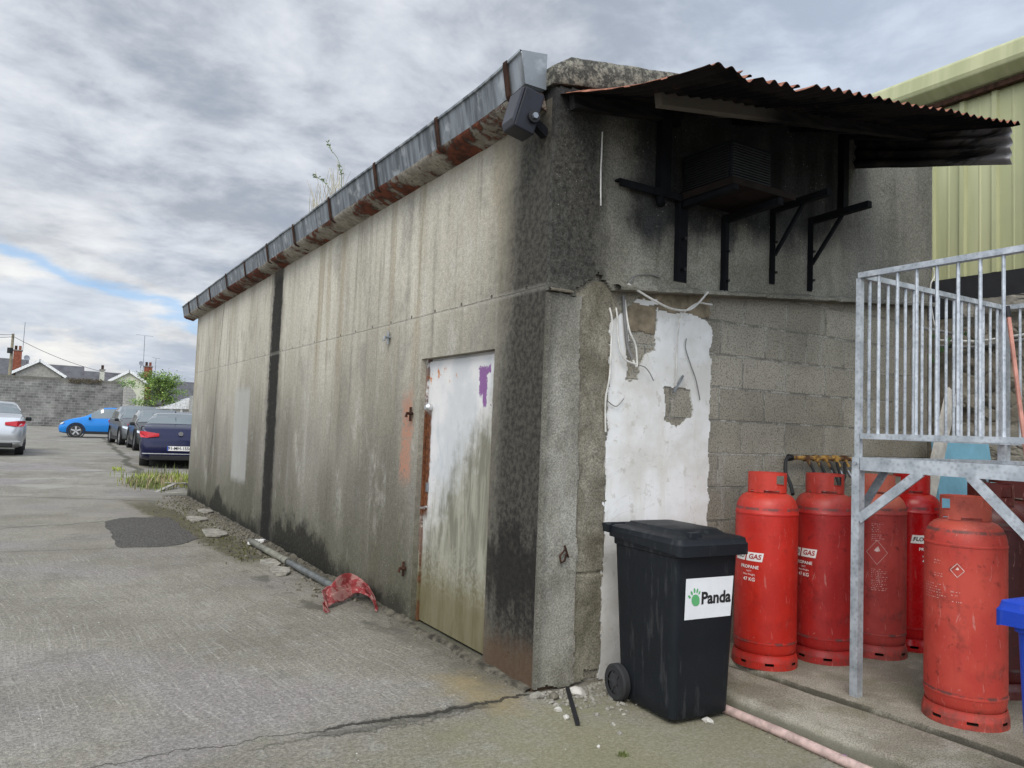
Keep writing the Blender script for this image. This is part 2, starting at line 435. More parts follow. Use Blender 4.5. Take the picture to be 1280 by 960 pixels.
    dot = m.sm(m.math('SQRT', (m.math('FRACT', y/.42)-.5)*(m.math('FRACT', y/.42)-.5)*.1764 + (z-2.335)*(z-2.335)), .016, .008)
    c = m.mix(dot*.8, c, (.05, .045, .035))
    # shade under the eaves, painted into the wall colour
    ev = m.sm(z + (n2-.5)*.10, 3.20, 3.40); c = m.mix(ev*.45, c, (.16, .145, .115))
    v2, _ = m.voro(m.vec(x, y*.35, z*1.), 9.)
    h = n4*.5 + n3*.4 + pk*.5 + st2*.4 - bm1*.6 - dot - ck - mo*.6*n2
    return m.done(c, .9, h, .008)
def mat_block(far_=False):
    m = M('concrete_blockwork'); P, x, y, z = m.pos()
    n2 = m.noise(P, 5, 5, .6); n3 = m.noise(P, 85, 4, .75); n1 = m.noise(P, 1.4, 4, .6)
    br = m.nodes.new('ShaderNodeTexBrick')
    m.put(br.inputs['Vector'], m.vec(x + (n2-.5)*.02 + .12, z - 2.041 + 2.25 + (n2-.5)*.02, 0.))
    for k, v in (('Scale', 1.), ('Mortar Size', .008), ('Mortar Smooth', .25), ('Brick Width', .448), ('Row Height', .225), ('Bias', 0.)):
        br.inputs[k].default_value = v
    br.inputs['Color1'].default_value = (.27, .25, .20, 1); br.inputs['Color2'].default_value = (.36, .335, .275, 1)
    br.inputs['Mortar'].default_value = (.40, .385, .335, 1)
    fac = S(m, br.outputs['Fac'])
    c = S(m, br.outputs['Color'])
    c = m.mul(c, m.sm(n1, .3, .7, .78, 1.18))
    # smeared mortar at the perpends
    sm_ = m.sm(m.noise(m.vec(x*7., z*1.3, 0.), 1., 4, .6), .57, .68); c = m.mix(sm_*.55, c, (.40, .385, .34))
    c = m.mix(m.sm(n3, .49, .40)*.75, c, (.085, .078, .062)); c = m.mix(m.sm(n3, .56, .66)*.55, c, (.44, .42, .36)); c = m.mix(m.sm(m.noise(P, 30, 4, .7), .53, .63)*.4, c, (.13, .12, .095))
    c = m.mix(fac*m.sm(m.noise(P, 7, 3), .56, .44)*.6, c, (.10, .093, .075))
    c = m.mix(m.sm(x + (n1-.5)*1., 3.0, 3.7)*.4, c, (.155, .125, .09))
    c = m.mix(m.sm(z + (n2-.5)*.3, 2.75, 2.35)*0., c, c)
    c = m.mix(m.sm(z-x*.09 + (n2-.5)*.25, 2.1, 2.45)*.5, c, (.12, .11, .09))  # shade below the sloping ledge painted into the blocks
    h = n3*.8 - fac*1.5 + n2*.3
    return m.done(c, .92, h, .009)
def mat_front():
    m = M('sooted_render'); P, x, y, z = m.pos()
    st = m.noise(m.vec(x*4., y, z*.6), 1., 5, .6); n1 = m.noise(P, 1.8, 5, .6); n2 = m.noise(P, 7, 6, .65)
    n3 = m.noise(P, 95, 3, .7); n4 = m.noise(P, 26, 4, .7)
    c = m.mix(m.sm(n1, .35, .65), (.20, .192, .155), (.31, .30, .255))
    c = m.mix(m.sm(st, .5, .68)*.5, c, (.115, .108, .088))
    c = m.mix(m.sm(n2, .56, .7)*.35, c, (.15, .15, .085))
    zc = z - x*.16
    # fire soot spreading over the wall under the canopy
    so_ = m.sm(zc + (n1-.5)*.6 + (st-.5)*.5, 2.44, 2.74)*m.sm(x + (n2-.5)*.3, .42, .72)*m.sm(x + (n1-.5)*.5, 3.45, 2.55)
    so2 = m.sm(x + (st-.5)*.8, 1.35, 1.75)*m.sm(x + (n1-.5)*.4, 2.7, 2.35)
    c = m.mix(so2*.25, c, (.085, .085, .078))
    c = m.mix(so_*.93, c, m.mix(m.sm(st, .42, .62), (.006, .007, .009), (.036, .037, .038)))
    # right end: dark weathered grey with pale specks
    rt = m.sm(x + (st-.5)*.7, 2.5, 3.0); c = m.mix(rt*.72, c, m.mix(m.sm(st, .35, .65), (.085, .082, .074), (.16, .155, .135)))
    # black weathered corner
    cb = x + (n2-.5)*.22 + (st-.5)*.22
    dk = m.mix(m.sm(n4, .35, .65), (.028, .027, .025), (.072, .070, .063))
    c = m.mix(m.sm(cb, .62, .40)*.5*m.sm(z, 2.2, 2.5), c, (.14, .135, .12)); c = m.mix(m.sm(cb, .45, .28)*.92*m.sm(z+(n2-.5)*.3, 2.1, 2.4), c, dk)
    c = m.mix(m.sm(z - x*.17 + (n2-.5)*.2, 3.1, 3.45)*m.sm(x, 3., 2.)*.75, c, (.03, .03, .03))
    v, _ = m.voro(P, 26.); pk = m.sm(v, .15, .08)*m.sm(m.noise(P, 3., 3), .48, .62); c = m.mix(pk*.6, c, (.34, .33, .30))
    # coping end: lichen speckle
    cp = m.sm(z - x*.17, 3.5, 3.53); c = m.mix(cp*.85, c, m.mix(m.sm(n4, .42, .62), (.07, .068, .06), (.25, .235, .19)))
    c = m.mul(c, m.sm(n3, .34, .66, 0.70, 1.30))
    return m.done(c, .95, n4*.6 + n3*.4 + pk*.4 + n2*.5, .010, 0, .08)
def mat_pilaster():
    m = M('trowelled_render'); P, x, y, z = m.pos()
    n1 = m.noise(P, 2.6, 5, .6); n2 = m.noise(P, 9, 6, .65); n3 = m.noise(P, 110, 3, .7); n4 = m.noise(P, 30, 4, .7)
    c = m.mix(m.sm(n1, .35, .65), (.20, .192, .16), (.32, .31, .27)); c = m.mix(m.sm(n2, .52, .68)*.45, c, (.15, .142, .11))
    dk = m.sm(z + (n1-.5)*.9 - x*2.2, 1.55, 2.2); c = m.mix(dk*.8, c, (.085, .082, .072))
    c = m.mix(m.sm(z + (n2-.5)*.3, .35, .0)*.35, c, (.16, .15, .10))
    c = m.mix(m.sm(x + (n2-.5)*.1, .07, .0)*.7, c, (.075, .070, .055))
    c = m.mul(c, m.sm(n3, .34, .66, 0.70, 1.30))
    return m.done(c, .9, n4*.6 + n3*.5 + n2*.4, .008)
def mat_rough():
    m = M('rough_mortar'); P, x, y, z = m.pos()
    n1 = m.noise(P, 4, 5, .6, .6); n2 = m.noise(P, 13, 6, .65); n3 = m.noise(P, 110, 3, .7)
    c = m.mix(m.sm(n1, .35, .65), (.135, .122, .092), (.25, .232, .185)); c = m.mix(m.sm(n2, .56, .7)*.5, c, (.09, .08, .06))
    c = m.mix(m.sm(z, .9, .4)*.3, c, (.17, .165, .11))
    c = m.mul(c, m.sm(n3, .34, .66, 0.66, 1.34))
    return m.done(c, .92, n1*.8 + n2*.6 + n3*.3, .009)
def mat_white():
    m = M('white_paint_plaster'); P, x, y, z = m.pos()
    n1 = m.noise(P, 2.5, 4, .6); n2 = m.noise(P, 12, 5, .65); st = m.noise(m.vec(x*9., y, z*1.2), 1., 4, .6)
    c = m.mix(m.sm(n1, .35, .65), (.60, .59, .55), (.74, .745, .735)); c = m.mix(m.sm(st, .52, .66)*.4, c, (.58, .56, .49))
    c = m.mix(m.sm(n2, .58, .66)*.5, c, (.42, .40, .34)); n5 = m.noise(P, 45, 4, .7); c = m.mix(m.sm(n5, .63, .70)*.3, c, (.36, .33, .28))
    cr = m.sm(m.math('ABSOLUTE', m.noise(P, 1.6, 6, .6, .8)-.5), .006, .001); c = m.mix(cr*.15, c, (.25, .23, .2))
    c = m.mix(m.sm(z + (n2-.5)*.4, .45, .1)*.5, c, (.34, .33, .29))
    return m.done(c, .85, n1*.3 + n2*.4 + n5*.2, .007)
def mat_door():
    m = M('peeling_white_steel'); P, x, y, z = m.pos()
    n1 = m.noise(P, 2.2, 5, .6); n2 = m.noise(P, 10, 6, .65); st = m.noise(m.vec(x, y*9., z*1.6), 1., 6, .65, .4); n4 = m.noise(P, 34, 5, .7)
    c = m.mix(m.sm(n1, .38, .62), (.52, .53, .53), (.66, .645, .625))
    c = m.mix(m.sm(st, .54, .68)*m.sm(z, 1.75, 1.2)*.6, c, (.37, .42, .46))
    # algae from below, diagonal front
    al = m.sm(z - (1.65-y)*.95 + (st-.5)*.7 + (n2-.5)*.7, 1.02, .35)
    alc = m.mix(m.sm(st, .40, .62), (.105, .098, .052), (.28, .27, .195))
    c = m.mix(al*.86, c, alc)
    c = m.mix(m.sm(z + (n2-.5)*.35, .60, .25)*.75, c, (.120, .098, .038))
    c = m.mix(m.sm(z + (n2-.5)*.3 + (st-.5)*.4, .72, .5)*m.sm(z, .2, .5)*m.sm(n4, .45, .6)*.5, c, (.34, .34, .27))
    # rust: latch edge, hinge edge, chips
    ru = m.mix(m.sm(n4, .4, .6), (.075, .028, .014), (.17, .065, .028))
    le = m.sm(y + (n2-.5)*.07, 1.545, 1.575)*m.band(z + (n2-.5)*.1, .80, 1.60, .05)
    le2 = m.sm(y + (n2-.5)*.06, 1.615, 1.635)*m.sm(n2, .42, .5)
    hi = m.sm(y + (n2-.5)*.03, .662, .645)
    ch = m.sm(m.noise(P, 16, 4, .6), .60, .64)*m.band(z, 1.76, 1.92, .03)*m.sm(y, 1.05, 1.3)
    c = m.mix(ch*.9, c, (.50, .17, .03))
    c = m.mix(m.sm(m.noise(P, 20, 4, .7), .66, .70)*m.sm(n1, .42, .56)*.8, c, ru)
    c = m.mix(le, c, ru); c = m.mix(le2*.8, c, ru); c = m.mix(hi*.85, c, (.14, .035, .02))
    # purple paint splash
    nq = m.noise(P, 17., 5, .7); wy = y + (n2-.5)*.10 + (nq-.5)*.09; wz = z + (n2-.5)*.10 + (nq-.5)*.12
    pu = m.band(wy, .735, .845, .008)*m.band(wz, 1.70, 1.885, .008)
    pu = m.math('MAXIMUM', pu, m.band(y + (nq-.5)*.10, .745, .785, .006)*m.band(z, 1.62, 1.76, .01))
    pu = m.math('MAXIMUM', pu, m.band(y + (n4-.5)*.05, .69, .75, .006)*m.band(wz, 1.83, 1.89, .01))
    c = m.mix(pu*.95, c, (.20, .075, .235))
    return m.done(c, m.sm(n2, .3, .7, .42, .6), n1*.4 + n4*.15 + n2*.25, .006)
def mat_galv(name='galvanised_steel', k=1.):
    m = M(name); P = m.pos(True)[0]
    n1 = m.noise(P, 9, 4, .6); v, vc = m.voro(P, 42.); n2 = m.noise(P, 90, 2, .6)
    c = m.mix(m.sm(n1, .35, .65), (.36*k, .39*k, .42*k), (.52*k, .55*k, .58*k)); c = m.mul(c, m.sm(v, 0, .6, .85, 1.15))
    return m.done(c, m.sm(n1, .3, .7, .42, .58), n2, .001, .55)
def mat_gutter():
    m = M('old_gutter_zinc'); P, x, y, z = m.pos()
    n1 = m.noise(P, 5, 5, .6); n2 = m.noise(P, 18, 5, .65); st = m.noise(m.vec(x, y*14., z*1.5), 1., 4, .65)
    c = m.mix(m.sm(st, .35, .65), (.075, .086, .094), (.20, .222, .238)); c = m.mix(m.sm(n1, .52, .66)*.5, c, (.45, .47, .48))
    c = m.mix(m.sm(y, .1, .5, .35, 0.), c, (.38, .41, .44))
    return m.done(c, .62, n2, .003, .2)
def mat_soffit():
    m = M('rusted_soffit'); P, x, y, z = m.pos()
    n1 = m.noise(P, 1.6, 5, .6); n2 = m.noise(P, 12, 6, .7)
    c = m.mix(m.sm(n2, .4, .6), (.22, .20, .165), (.36, .33, .28))
    ru = m.sm(n1*.7 + n2*.3, .49, .54)
    rc = m.mix(m.sm(n2, .35, .62), (.030, .010, .006), (.15, .035, .014))
    c = m.mix(ru*.95, c, rc); c = m.mix(m.sm(n2, .66, .7)*m.sm(y, 2., 1.)*.8, c, (.5, .36, .12))
    return m.done(c, .85, n2 + ru, .012)
def mat_corr():
    m = M('burnt_corrugated_iron'); P, x, y, z = m.pos()
    n1 = m.noise(P, 3, 5, .6); n2 = m.noise(P, 14, 6, .7)
    c = m.mix(m.sm(n1, .42, .58), (.004, .004, .005), (.018, .015, .014))
    c = m.mix(m.sm(n2, .60, .68)*.5, c, (.07, .032, .02))
    gm = m.nodes.new('ShaderNodeNewGeometry'); sp2 = m.nodes.new('ShaderNodeSeparateXYZ')
    m.links.new(gm.outputs['Normal'], sp2.inputs[0])
    c = m.mix(m.sm(x + (n2-.5)*.5, .9, .35)*m.sm(z-x*.16 + y*.22, 3.20, 3.21)*.0, c, (.3, .1, .05))
    return m.done(c, .8, n2, .004, 0, .08)
def mat_rusttop():
    m = M('rusty_iron_top'); P, x, y, z = m.pos(); n2 = m.noise(P, 14, 6, .7)
    c = m.mix(m.sm(n2, .38, .6), (.15, .045, .02), (.33, .13, .07)); c = m.mix(m.sm(n2, .62, .68), c, (.42, .38, .33))
    return m.done(c, .8, n2, .005, .1)
def mat_cheek():
    m = M('charred_cheek_iron'); P, x, y, z = m.pos(); n2 = m.noise(m.vec(x, y*3., z*16.), 1., 5, .65); n1 = m.noise(P, 5, 5, .6)
    f = m.sm(y + (n1-.5)*.6, -.55, -1.05)*m.sm(n2, .40, .56)
    c = m.mix(m.sm(n1, .45, .62), (.012, .012, .014), (.045, .040, .036)); c = m.mix(f*.8, c, (.26, .25, .255))
    return m.done(c, .5, n1, .003, .3)
def mat_char():
    m = M('charred_timber'); P = m.pos(True)[0]; x, y, z = m.pos()[1:]
    n = m.noise(m.scale(P, (3, 30, 30)), 1., 5, .65); n2 = m.noise(P, 6, 4, .6)
    c = m.mix(m.sm(n, .35, .65), (.009, .009, .010), (.026, .024, .023))
    c = m.mix(m.sm(x + (n2-.5)*.2, 1.25, .95)*m.sm(y, -.4, -.55)*.9, c, (.13, .115, .095))
    return m.done(c, .9, n, .004, 0, .1)
def mat_red(name, a, b, fade=.3, dirt=.5, rough=.42):
    m = M(name); P, x, y, z = m.pos(True)
    n1 = m.noise(P, 3, 5, .6); n2 = m.noise(P, 16, 6, .7); sc = m.noise(m.scale(P, (60, 60, 9)), 1., 3, .75, 1.)
    st = m.noise(m.scale(P, (22, 22, 1.2)), 1., 4, .6)
    c = m.mix(m.sm(n1, .35, .65), a, b)
    c = m.mix(m.sm(st, .55, .7)*.3*dirt, c, tuple(q*.45 for q in a))
    c = m.mix(m.sm(n2, .56, .68)*dirt, c, (a[0]*.35, a[1]*.5, a[2]*.5))
    # chalky faded shoulder
    c = m.mix(m.sm(z + (n1-.5)*.12, .90, 1.02)*fade, c, (.52, .15, .09))
    c = m.mix(m.sm(sc, .63, .67)*.35*min(1, dirt*2), c, (.55, .30, .26)); bt_ = m.noise(P, 7, 6, .72); c = m.mix(m.sm(bt_, .54, .66)*.45*dirt*1.6, c, (a[0]*.45, a[1]*.9, a[2]*.9))
    # scuffed dirty foot ring and scraped seams
    ft = m.sm(z, .10, .04)*m.sm(n2, .38, .58); c = m.mix(ft*.6*(.4+dirt), c, (.10, .045, .035))
    for zz in (.155, .955):
        k = m.sm(m.math('ABSOLUTE', z-zz), .012, .003)*m.sm(n2, .40, .52); c = m.mix(k*.75, c, (.06, .045, .04))
    return m.done(c, m.sm(n2, .3, .7, rough-.08, rough+.12), n2*.3 + n1*.3, .003, spec=.4)
def mat_bin(name, col):
    m = M(name); P, x, y, z = m.pos(True)
    n1 = m.noise(P, 4, 4, .6); n2 = m.noise(P, 120, 2, .6); dr = m.noise(m.scale(P, (20, 20, 3)), 1., 5, .7)
    c = m.mix(m.sm(dr, .54, .66)*.55, col, tuple(q+.035 for q in col)); c = m.mix(m.sm(n1, .5, .7)*.25, c, tuple(q+.01 for q in col))
    return m.done(c, m.sm(n1, .3, .7, .42, .58), n2, .0008, spec=.28)
def mat_green():
    m = M('pale_green_cladding'); P, x, y, z = m.pos()
    st = m.noise(m.vec(x, y*5., z*.4), 1., 4, .55); n1 = m.noise(P, 1.5, 4, .6)
    c = m.mix(m.sm(st, .40, .66), (.36, .37, .20), (.45, .455, .26)); c = m.mix(m.sm(n1, .52, .66)*.4, c, (.31, .32, .19))
    return m.done(c, .55, n1, .003)
def mat_rubble():
    m = M('rubble_masonry'); P, x, y, z = m.pos()
    q = m.vec(x, y*1. , z*1.7)
    w_ = m.noise(q, 3., 4, .6, col=True)
    n = m.nodes.new('ShaderNodeVectorMath'); n.operation = 'MULTIPLY_ADD'; m.put(n.inputs[0], w_); n.inputs[1].default_value = (.25,)*3; m.put(n.inputs[2], q)
    qq = S(m, n.outputs[0])
    e, _ = m.voro(qq, 3.6, 'DISTANCE_TO_EDGE'); v, vc = m.voro(qq, 3.6)
    n2 = m.noise(P, 22, 5, .7); n1 = m.noise(P, 2.2, 4, .6)
    sp3 = m.nodes.new('ShaderNodeSeparateColor'); m.links.new(vc.o, sp3.inputs[0]); rnd = S(m, sp3.outputs[0])
    c = m.mix(rnd, (.12, .105, .082), (.24, .215, .17)); c = m.mix(m.sm(n1, .45, .6)*.6, c, (.17, .148, .115))
    k = m.sm(e, .07, .02); c = m.mix(k*.7, c, (.21, .195, .16)); c = m.mix(m.sm(n2, .55, .7)*.4, c, (.085, .075, .06))
    c = m.mix(m.sm(z + (n1-.5)*.3, 1.72, 1.62)*.6, c, (.27, .255, .215))
    c = m.mix(m.sm(z + (n1-.5)*.2, 2.60, 2.68)*.5, c, (.27, .26, .23))
    return m.done(c, .95, m.sm(e, 0., .12)*.5 + n2*.6, .02)

MG = mat_ground(); MSL = mat_slab(); ML = mat_left(); MBK = mat_block(); MF = mat_front(); MP = mat_pilaster(); MR = mat_rough()
MW = mat_white(); MD = mat_door(); MGV = mat_galv(); MGD = mat_galv('dull_galvanised_steel', .55); MGU = mat_gutter(); MSO = mat_soffit(); MCO = mat_corr()
MRT = mat_rusttop(); MCK = mat_cheek(); MCH = mat_char(); MGR = mat_green(); MRU = mat_rubble()
MBLK = simple('black_steel', (.012, .012, .013), .6, .2); MSOOT = simple('sooty_steel', (.008, .009, .011), .8, 0, spec=.12)
MRUB = simple('black_rubber', (.018, .018, .019), .8); MDARK = simple('dark_recess', (.01, .01, .01), .9)
MWIRE = simple('white_cable', (.55, .54, .50), .6); MGWIRE = simple('grey_cable', (.16, .155, .15), .7)
MRUST = simple('rust_steel', (.045, .022, .014), .85, .1, .5, 20, .004)
MASPH = simple('asphalt_patch', (.085, .080, .072), .92, 0, .75, 60, .006, obj=False)
MSTONE = simple('rubble_stone', (.27, .255, .215), .92, 0, .35, 14, .012)
MDSTONE = simple('dark_rubble_stone', (.15, .135, .105), .92, 0, .35, 14, .012)
MWOODG = simple('grey_timber', (.30, .285, .25), .85, 0, .3, 12, .004)
MWHT = simple('white_print', (.74, .72, .69), .6, 0, .08); MFADE = simple('faded_print', (.58, .42, .38), .7, 0, .3, 60)
MCHROME = simple('bright_metal', (.6, .6, .6), .3, .9, .05)
MLINK = simple('black_print', (.012, .012, .014), .5, 0, .02)

# ------------------------------------------------------------------ setting: ground
def ground():
    mb = MB(); xs = [-400, -120, -40, -16, -8, -5] + [-4+.25*i for i in range(24)] + [2.2, 3.5, 6, 10, 20, 60, 400]
    ys = [-60, -14, -6, -4] + [-3.5+.25*i for i in range(14)] + [i*.5 for i in range(0, 60)] + [32, 36, 40, 46, 55, 70, 100, 200, 900]
    vs = [(x, y, terr(x, y)) for y in ys for x in xs]; nx = len(xs)
    fs = [(j*nx+i, j*nx+i+1, (j+1)*nx+i+1, (j+1)*nx+i) for j in range(len(ys)-1) for i in range(nx-1)]
    o = mb.add(vs, fs).build('ground', MG, smooth=True); tag(o, 'grey broomed concrete lane with cracks and joints', kind='structure')
ground()
def wobline(pts, amp, sc, seed):
    out = []
    for (a, b) in zip(pts, pts[1:]):
        a, b = Vector(a), Vector(b); n = max(2, int((b-a).length/.06))
        for i in range(n):
            p = a.lerp(b, i/n); out.append((p.x + fb(p.x*sc, p.y*sc, seed)*amp, p.y + fb(p.x*sc, p.y*sc, seed+9)*amp))
    return out
pt = [onZ(*p).xy for p in ((131, 653), (150, 648), (165, 647), (210, 647), (236, 665), (247, 673), (232, 679), (210, 683), (150, 685), (143, 676), (138, 665))]
pol = wobline(pt + [pt[0]], .05, 2.2, 1.); pol = [(a + fb(a*14, b*14, 3.)*.02, b + fb(a*14, b*14, 7.)*.03) for a, b in pol]
tag(MB().prism(pol, .004, base=.001).build('asphalt_patch', MASPH), 'dark smooth asphalt patch in the concrete lane', kind='structure')
# slab on which the gas bottles stand: low kerb strip, ragged groove, main slab
def slab():
    def edge(u): return .850 + max(0, -u-1.1)*.13 + fb(u*1.6, 3.)*.02
    mb = MB(); ys = [.0 - .05*i for i in range(0, 90)]
    top = .075
    o = len(mb.v)
    for y in ys:
        e = edge(y); gx = 1.235 - y*.075 + fb(y*1.3, 8.)*.03 if y > -1.6 else 1.355 + fb(y*1.3, 8.)*.03
        nn = fb(y*9, 1.)*.006
        prof = [(e-.012, -.02), (e+nn, top*.75), (e+.025, top+nn*.3), (gx-.022+nn, top), (gx-.012, top-.022), (gx+.010, top-.02), (gx+.022-nn, top+.014), (gx+.05, top+.018), (5.2, top+.018)]
        for px_, pz in prof: mb.v.append(Vector((px_, y, pz + fb(px_*4, y*4, 2.)*.003)))
    k = 9
    for i in range(len(ys)-1):
        for j in range(k-1): a = o+i*k+j; mb.f.append((a, a+1, a+k+1, a+k))
    tag(mb.build('concrete_slab', MSL, auto=50), 'low concrete slab with a ragged groove where the gas bottles stand', kind='structure')
slab()

# ------------------------------------------------------------------ the building
B = thing('concrete_building', 'long weathered concrete store building with steel door and sooted end wall', 'building', (0, 0, 0))
D0, D1, DZ = .560, 1.668, 1.99
lw = MB()
WT = 3.45
lw.bx(0, .2, 0, D0, -.1, WT); lw.bx(0, .2, D0, D1, DZ, WT); lw.bx(0, .2, D1, 11.8, -.1, WT); lw.bx(0, .2, D0, D1, -.1, .012)
lwo = lw.build('side_wall', ML, B)
sill = MB().coat(lambda u, v: True, -.05, D1+.05, -.02, .02, .05, lambda u, v, d: (0, 0, 0), lambda u, v: 0) if False else MB()
# rough plinth lip at the wall foot
def footlip(y0, y1, name, mat, w=.06, h=.05, sd=0.):
    mb = MB(); n = int((y1-y0)/.05); o = 0
    for i in range(n+1):
        y = y0 + (y1-y0)*i/n; a = w*(.6+.6*fb(y*2.3, sd)+.25*fb(y*9, sd)); b = h*(.7+.6*fb(y*3.1, sd+4)+.3*fb(y*11, sd))
        a = max(.008, a); b = max(.008, b)
        for p in ((-a-.02, y, -.01), (-a, y, b*.7), (-a*.4, y, b), (.004, y, b*1.15)): mb.v.append(Vector(p))
    for i in range(n):
        for j in range(3): q = i*4+j; mb.f.append((q, q+1, q+5, q+4))
    return mb.build(name, mat, B, auto=60)
MFOOT = simple('dirty_footing', (.085, .076, .058), .95, 0, .6, 16, .012, obj=False)
footlip(.0, 2.0, 'door_sill', MFOOT, .06, .030, 2.)
footlip(2.0, 11.8, 'wall_footing', MFOOT, .035, .035, 5.)
# door with frame
dr = MB().bx(.055, .085, D0+.075, D1-.03, .03, DZ-.02)
dro = dr.build('door', MD, B, bevel=.003)
fr = MB().bx(.045, .12, D1-.028, D1, .02, DZ); fr.bx(.045, .12, D0, D0+.07, .02, DZ)
fr.bx(.075, .12, D0+.07, D1-.028, DZ-.018, DZ)
fr.build('door_frame', MD, B)
MB().bx(.12, .16, D0, D1, .0, DZ).build('door_backing', MDARK, B)
hd = MB().tube([(.055, 1.565, 1.62), (.02, 1.565, 1.62)], [.026, .024], 14).tube([(.02, 1.565, 1.62), (.0, 1.565, 1.62)], [.033, .018], 14)
hd.build('door_knob', MCHROME, dro, smooth=True)
MB().bx(.05, .054, 1.555, 1.60, .985, 1.055).build('lock_plate', MGD, dro)
MB().tube([(.05, 1.60, .86), (.015, 1.60, .865), (.012, 1.55, .87), (.014, 1.50, .885)], .008, 8).build('lever_handle', MCHROME, dro, smooth=True)
# front wall: block core + render coats
RS = .17
fw = MB()
fw.add([(.2, 0, -.1), (3.93, 0, -.1), (3.93, 0, 3.50+RS*3.93), (.2, 0, 3.50+RS*.2), (.2, .2, -.1), (3.93, .2, -.1), (3.93, .2, 3.50+RS*3.93), (.2, .2, 3.50+RS*.2)],
       [(0, 1, 2, 3), (7, 6, 5, 4), (0, 4, 5, 1), (1, 5, 6, 2), (3, 2, 6, 7), (0, 3, 7, 4)])
fw.build('block_wall', MBK, B)
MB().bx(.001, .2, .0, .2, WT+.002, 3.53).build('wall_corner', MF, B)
# far wall side + rear so that the building is closed
MB().add([(3.93, .2, -.1), (3.93, 11.8, -.1), (3.93, 11.8, 3.5+RS*3.93), (3.93, .2, 3.5+RS*3.93), (3.73, .2, -.1), (3.73, 11.8, -.1), (3.73, 11.8, 3.5+RS*3.93), (3.73, .2, 3.5+RS*3.93)],
     [(0, 1, 2, 3), (7, 6, 5, 4), (3, 2, 6, 7), (0, 3, 7, 4), (1, 5, 6, 2)]).build('yard_side_wall', ML, B)
MB().add([(.2, 11.8, -.1), (3.73, 11.8, -.1), (3.73, 11.8, 3.5+RS*3.73), (.2, 11.8, 3.45), (.2, 11.6, -.1), (3.73, 11.6, -.1), (3.73, 11.6, 3.5+RS*3.73), (.2, 11.6, 3.45)],
     [(0, 1, 2, 3), (7, 6, 5, 4), (3, 2, 6, 7)]).build('rear_wall', ML, B)
MB().add([(-.06, .25, 3.50), (3.95, .25, 3.52+RS*3.95), (3.95, 11.85, 3.52+RS*3.95), (-.06, 11.85, 3.50), (-.06, .25, 3.56), (3.95, .25, 3.58+RS*3.95), (3.95, 11.85, 3.58+RS*3.95), (-.06, 11.85, 3.56)],
     [(0, 3, 2, 1), (4, 5, 6, 7), (0, 1, 5, 4), (3, 7, 6, 2), (0, 4, 7, 3), (1, 2, 6, 5)]).build('roof', MGD, B)
def ledge(x): return 2.355 + .088*(x-.48)
YM = lambda u, v, d: (u, -d, v)
def m_up(u, v):
    lo = ledge(u) + (fb(u*5, 2.)*.015)
    if u < .47: lo = 2.29 + fb(u*9, 4.)*.02 + (.05 if u > .2 else 0) + max(0, (.12-abs(u-.36)))*.9
    return v > lo and v < 3.50 + RS*u
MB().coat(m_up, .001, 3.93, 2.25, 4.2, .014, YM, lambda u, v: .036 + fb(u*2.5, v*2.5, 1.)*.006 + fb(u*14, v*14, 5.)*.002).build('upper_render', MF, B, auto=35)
def m_pi(u, v): return u < .235 + .04*(1-v/2.3) + fb(u*3, v*3.3, 7.)*.02 + fb(u*3, v*16, 7.)*.006 and v > .02 + fb(u*7, 1.)*.02 and v < 2.285 + fb(u*9, 4.)*.02
MB().coat(m_pi, .001, .32, -.02, 2.33, .0095, YM, lambda u, v: .030 + fb(u*6, v*3, 2.)*.006 - .010*max(0, 1-u/.02)*(1 if fb(v*9, 6.) > -.1 else 2)).build('corner_render', MP, B, auto=35)
def m_mid(u, v):
    e = .470 + fb(v*4.2, 3.)*.022 + fb(v*19, 3.)*.006
    if v > 2.15: e += (v-2.15)*1.2
    return .20 < u < e and .03 + (.05 if u > .35 else 0) + fb(u*8, 2.)*.03 < v < 2.40 + fb(u*7, 9.)*.02 and v < ledge(max(u, .48)) + .04
def t_mid(u, v):
    t = .014 + abs(fb(u*5, v*3, 4.))*.009 + fb(u*22, v*16, 8.)*.002
    if abs(v - .64 - fb(u*9, 1.)*.01) < .008: t *= .3
    return max(.003, t)
MB().coat(m_mid, .20, .80, -.02, 2.46, .0095, YM, t_mid).build('mortar_strip', MR, B, auto=50)
def inpoly(u, v, P):
    c = False
    for i in range(len(P)):
        (x1, y1), (x2, y2) = P[i], P[i-1]
        if (y1 > v) != (y2 > v) and u < (x2-x1)*(v-y1)/(y2-y1)+x1: c = not c
    return c
H1 = [(.60, 2.30), (.855, 2.30), (.845, 2.005), (.775, 1.99), (.73, 1.90), (.72, 1.81), (.625, 1.80), (.61, 2.0)]
H2 = [(.93, 1.785), (1.185, 1.79), (1.19, 1.60), (1.14, 1.585), (1.06, 1.53), (.945, 1.56)]
def m_wh(u, v):
    du, dv = fb(u*9, v*9, 1.)*.020 + fb(u*28, v*28, 4.)*.007, fb(u*9, v*9, 6.)*.020 + fb(u*28, v*28, 9.)*.007
    a, b = u+du, v+dv
    if not (.475 < a < 1.345 + .012*fb(v*3, 1.) and b > .02): return False
    top = 2.275 if a > .86 else (2.29 if a < .60 else 2.33)
    if a > 1.28: top -= (a-1.28)*1.0
    if b > top: return False
    return not inpoly(a, b, H1) and not inpoly(a, b, H2)
MB().coat(m_wh, .44, 1.38, .0, 2.36, .0085, YM, lambda u, v: .013 + fb(u*3, v*3, 3.)*.004).build('white_plaster', MW, B, auto=35)
mbr = simple('brown_render', (.20, .165, .115), .9, 0, .4, 9, .01, obj=False)
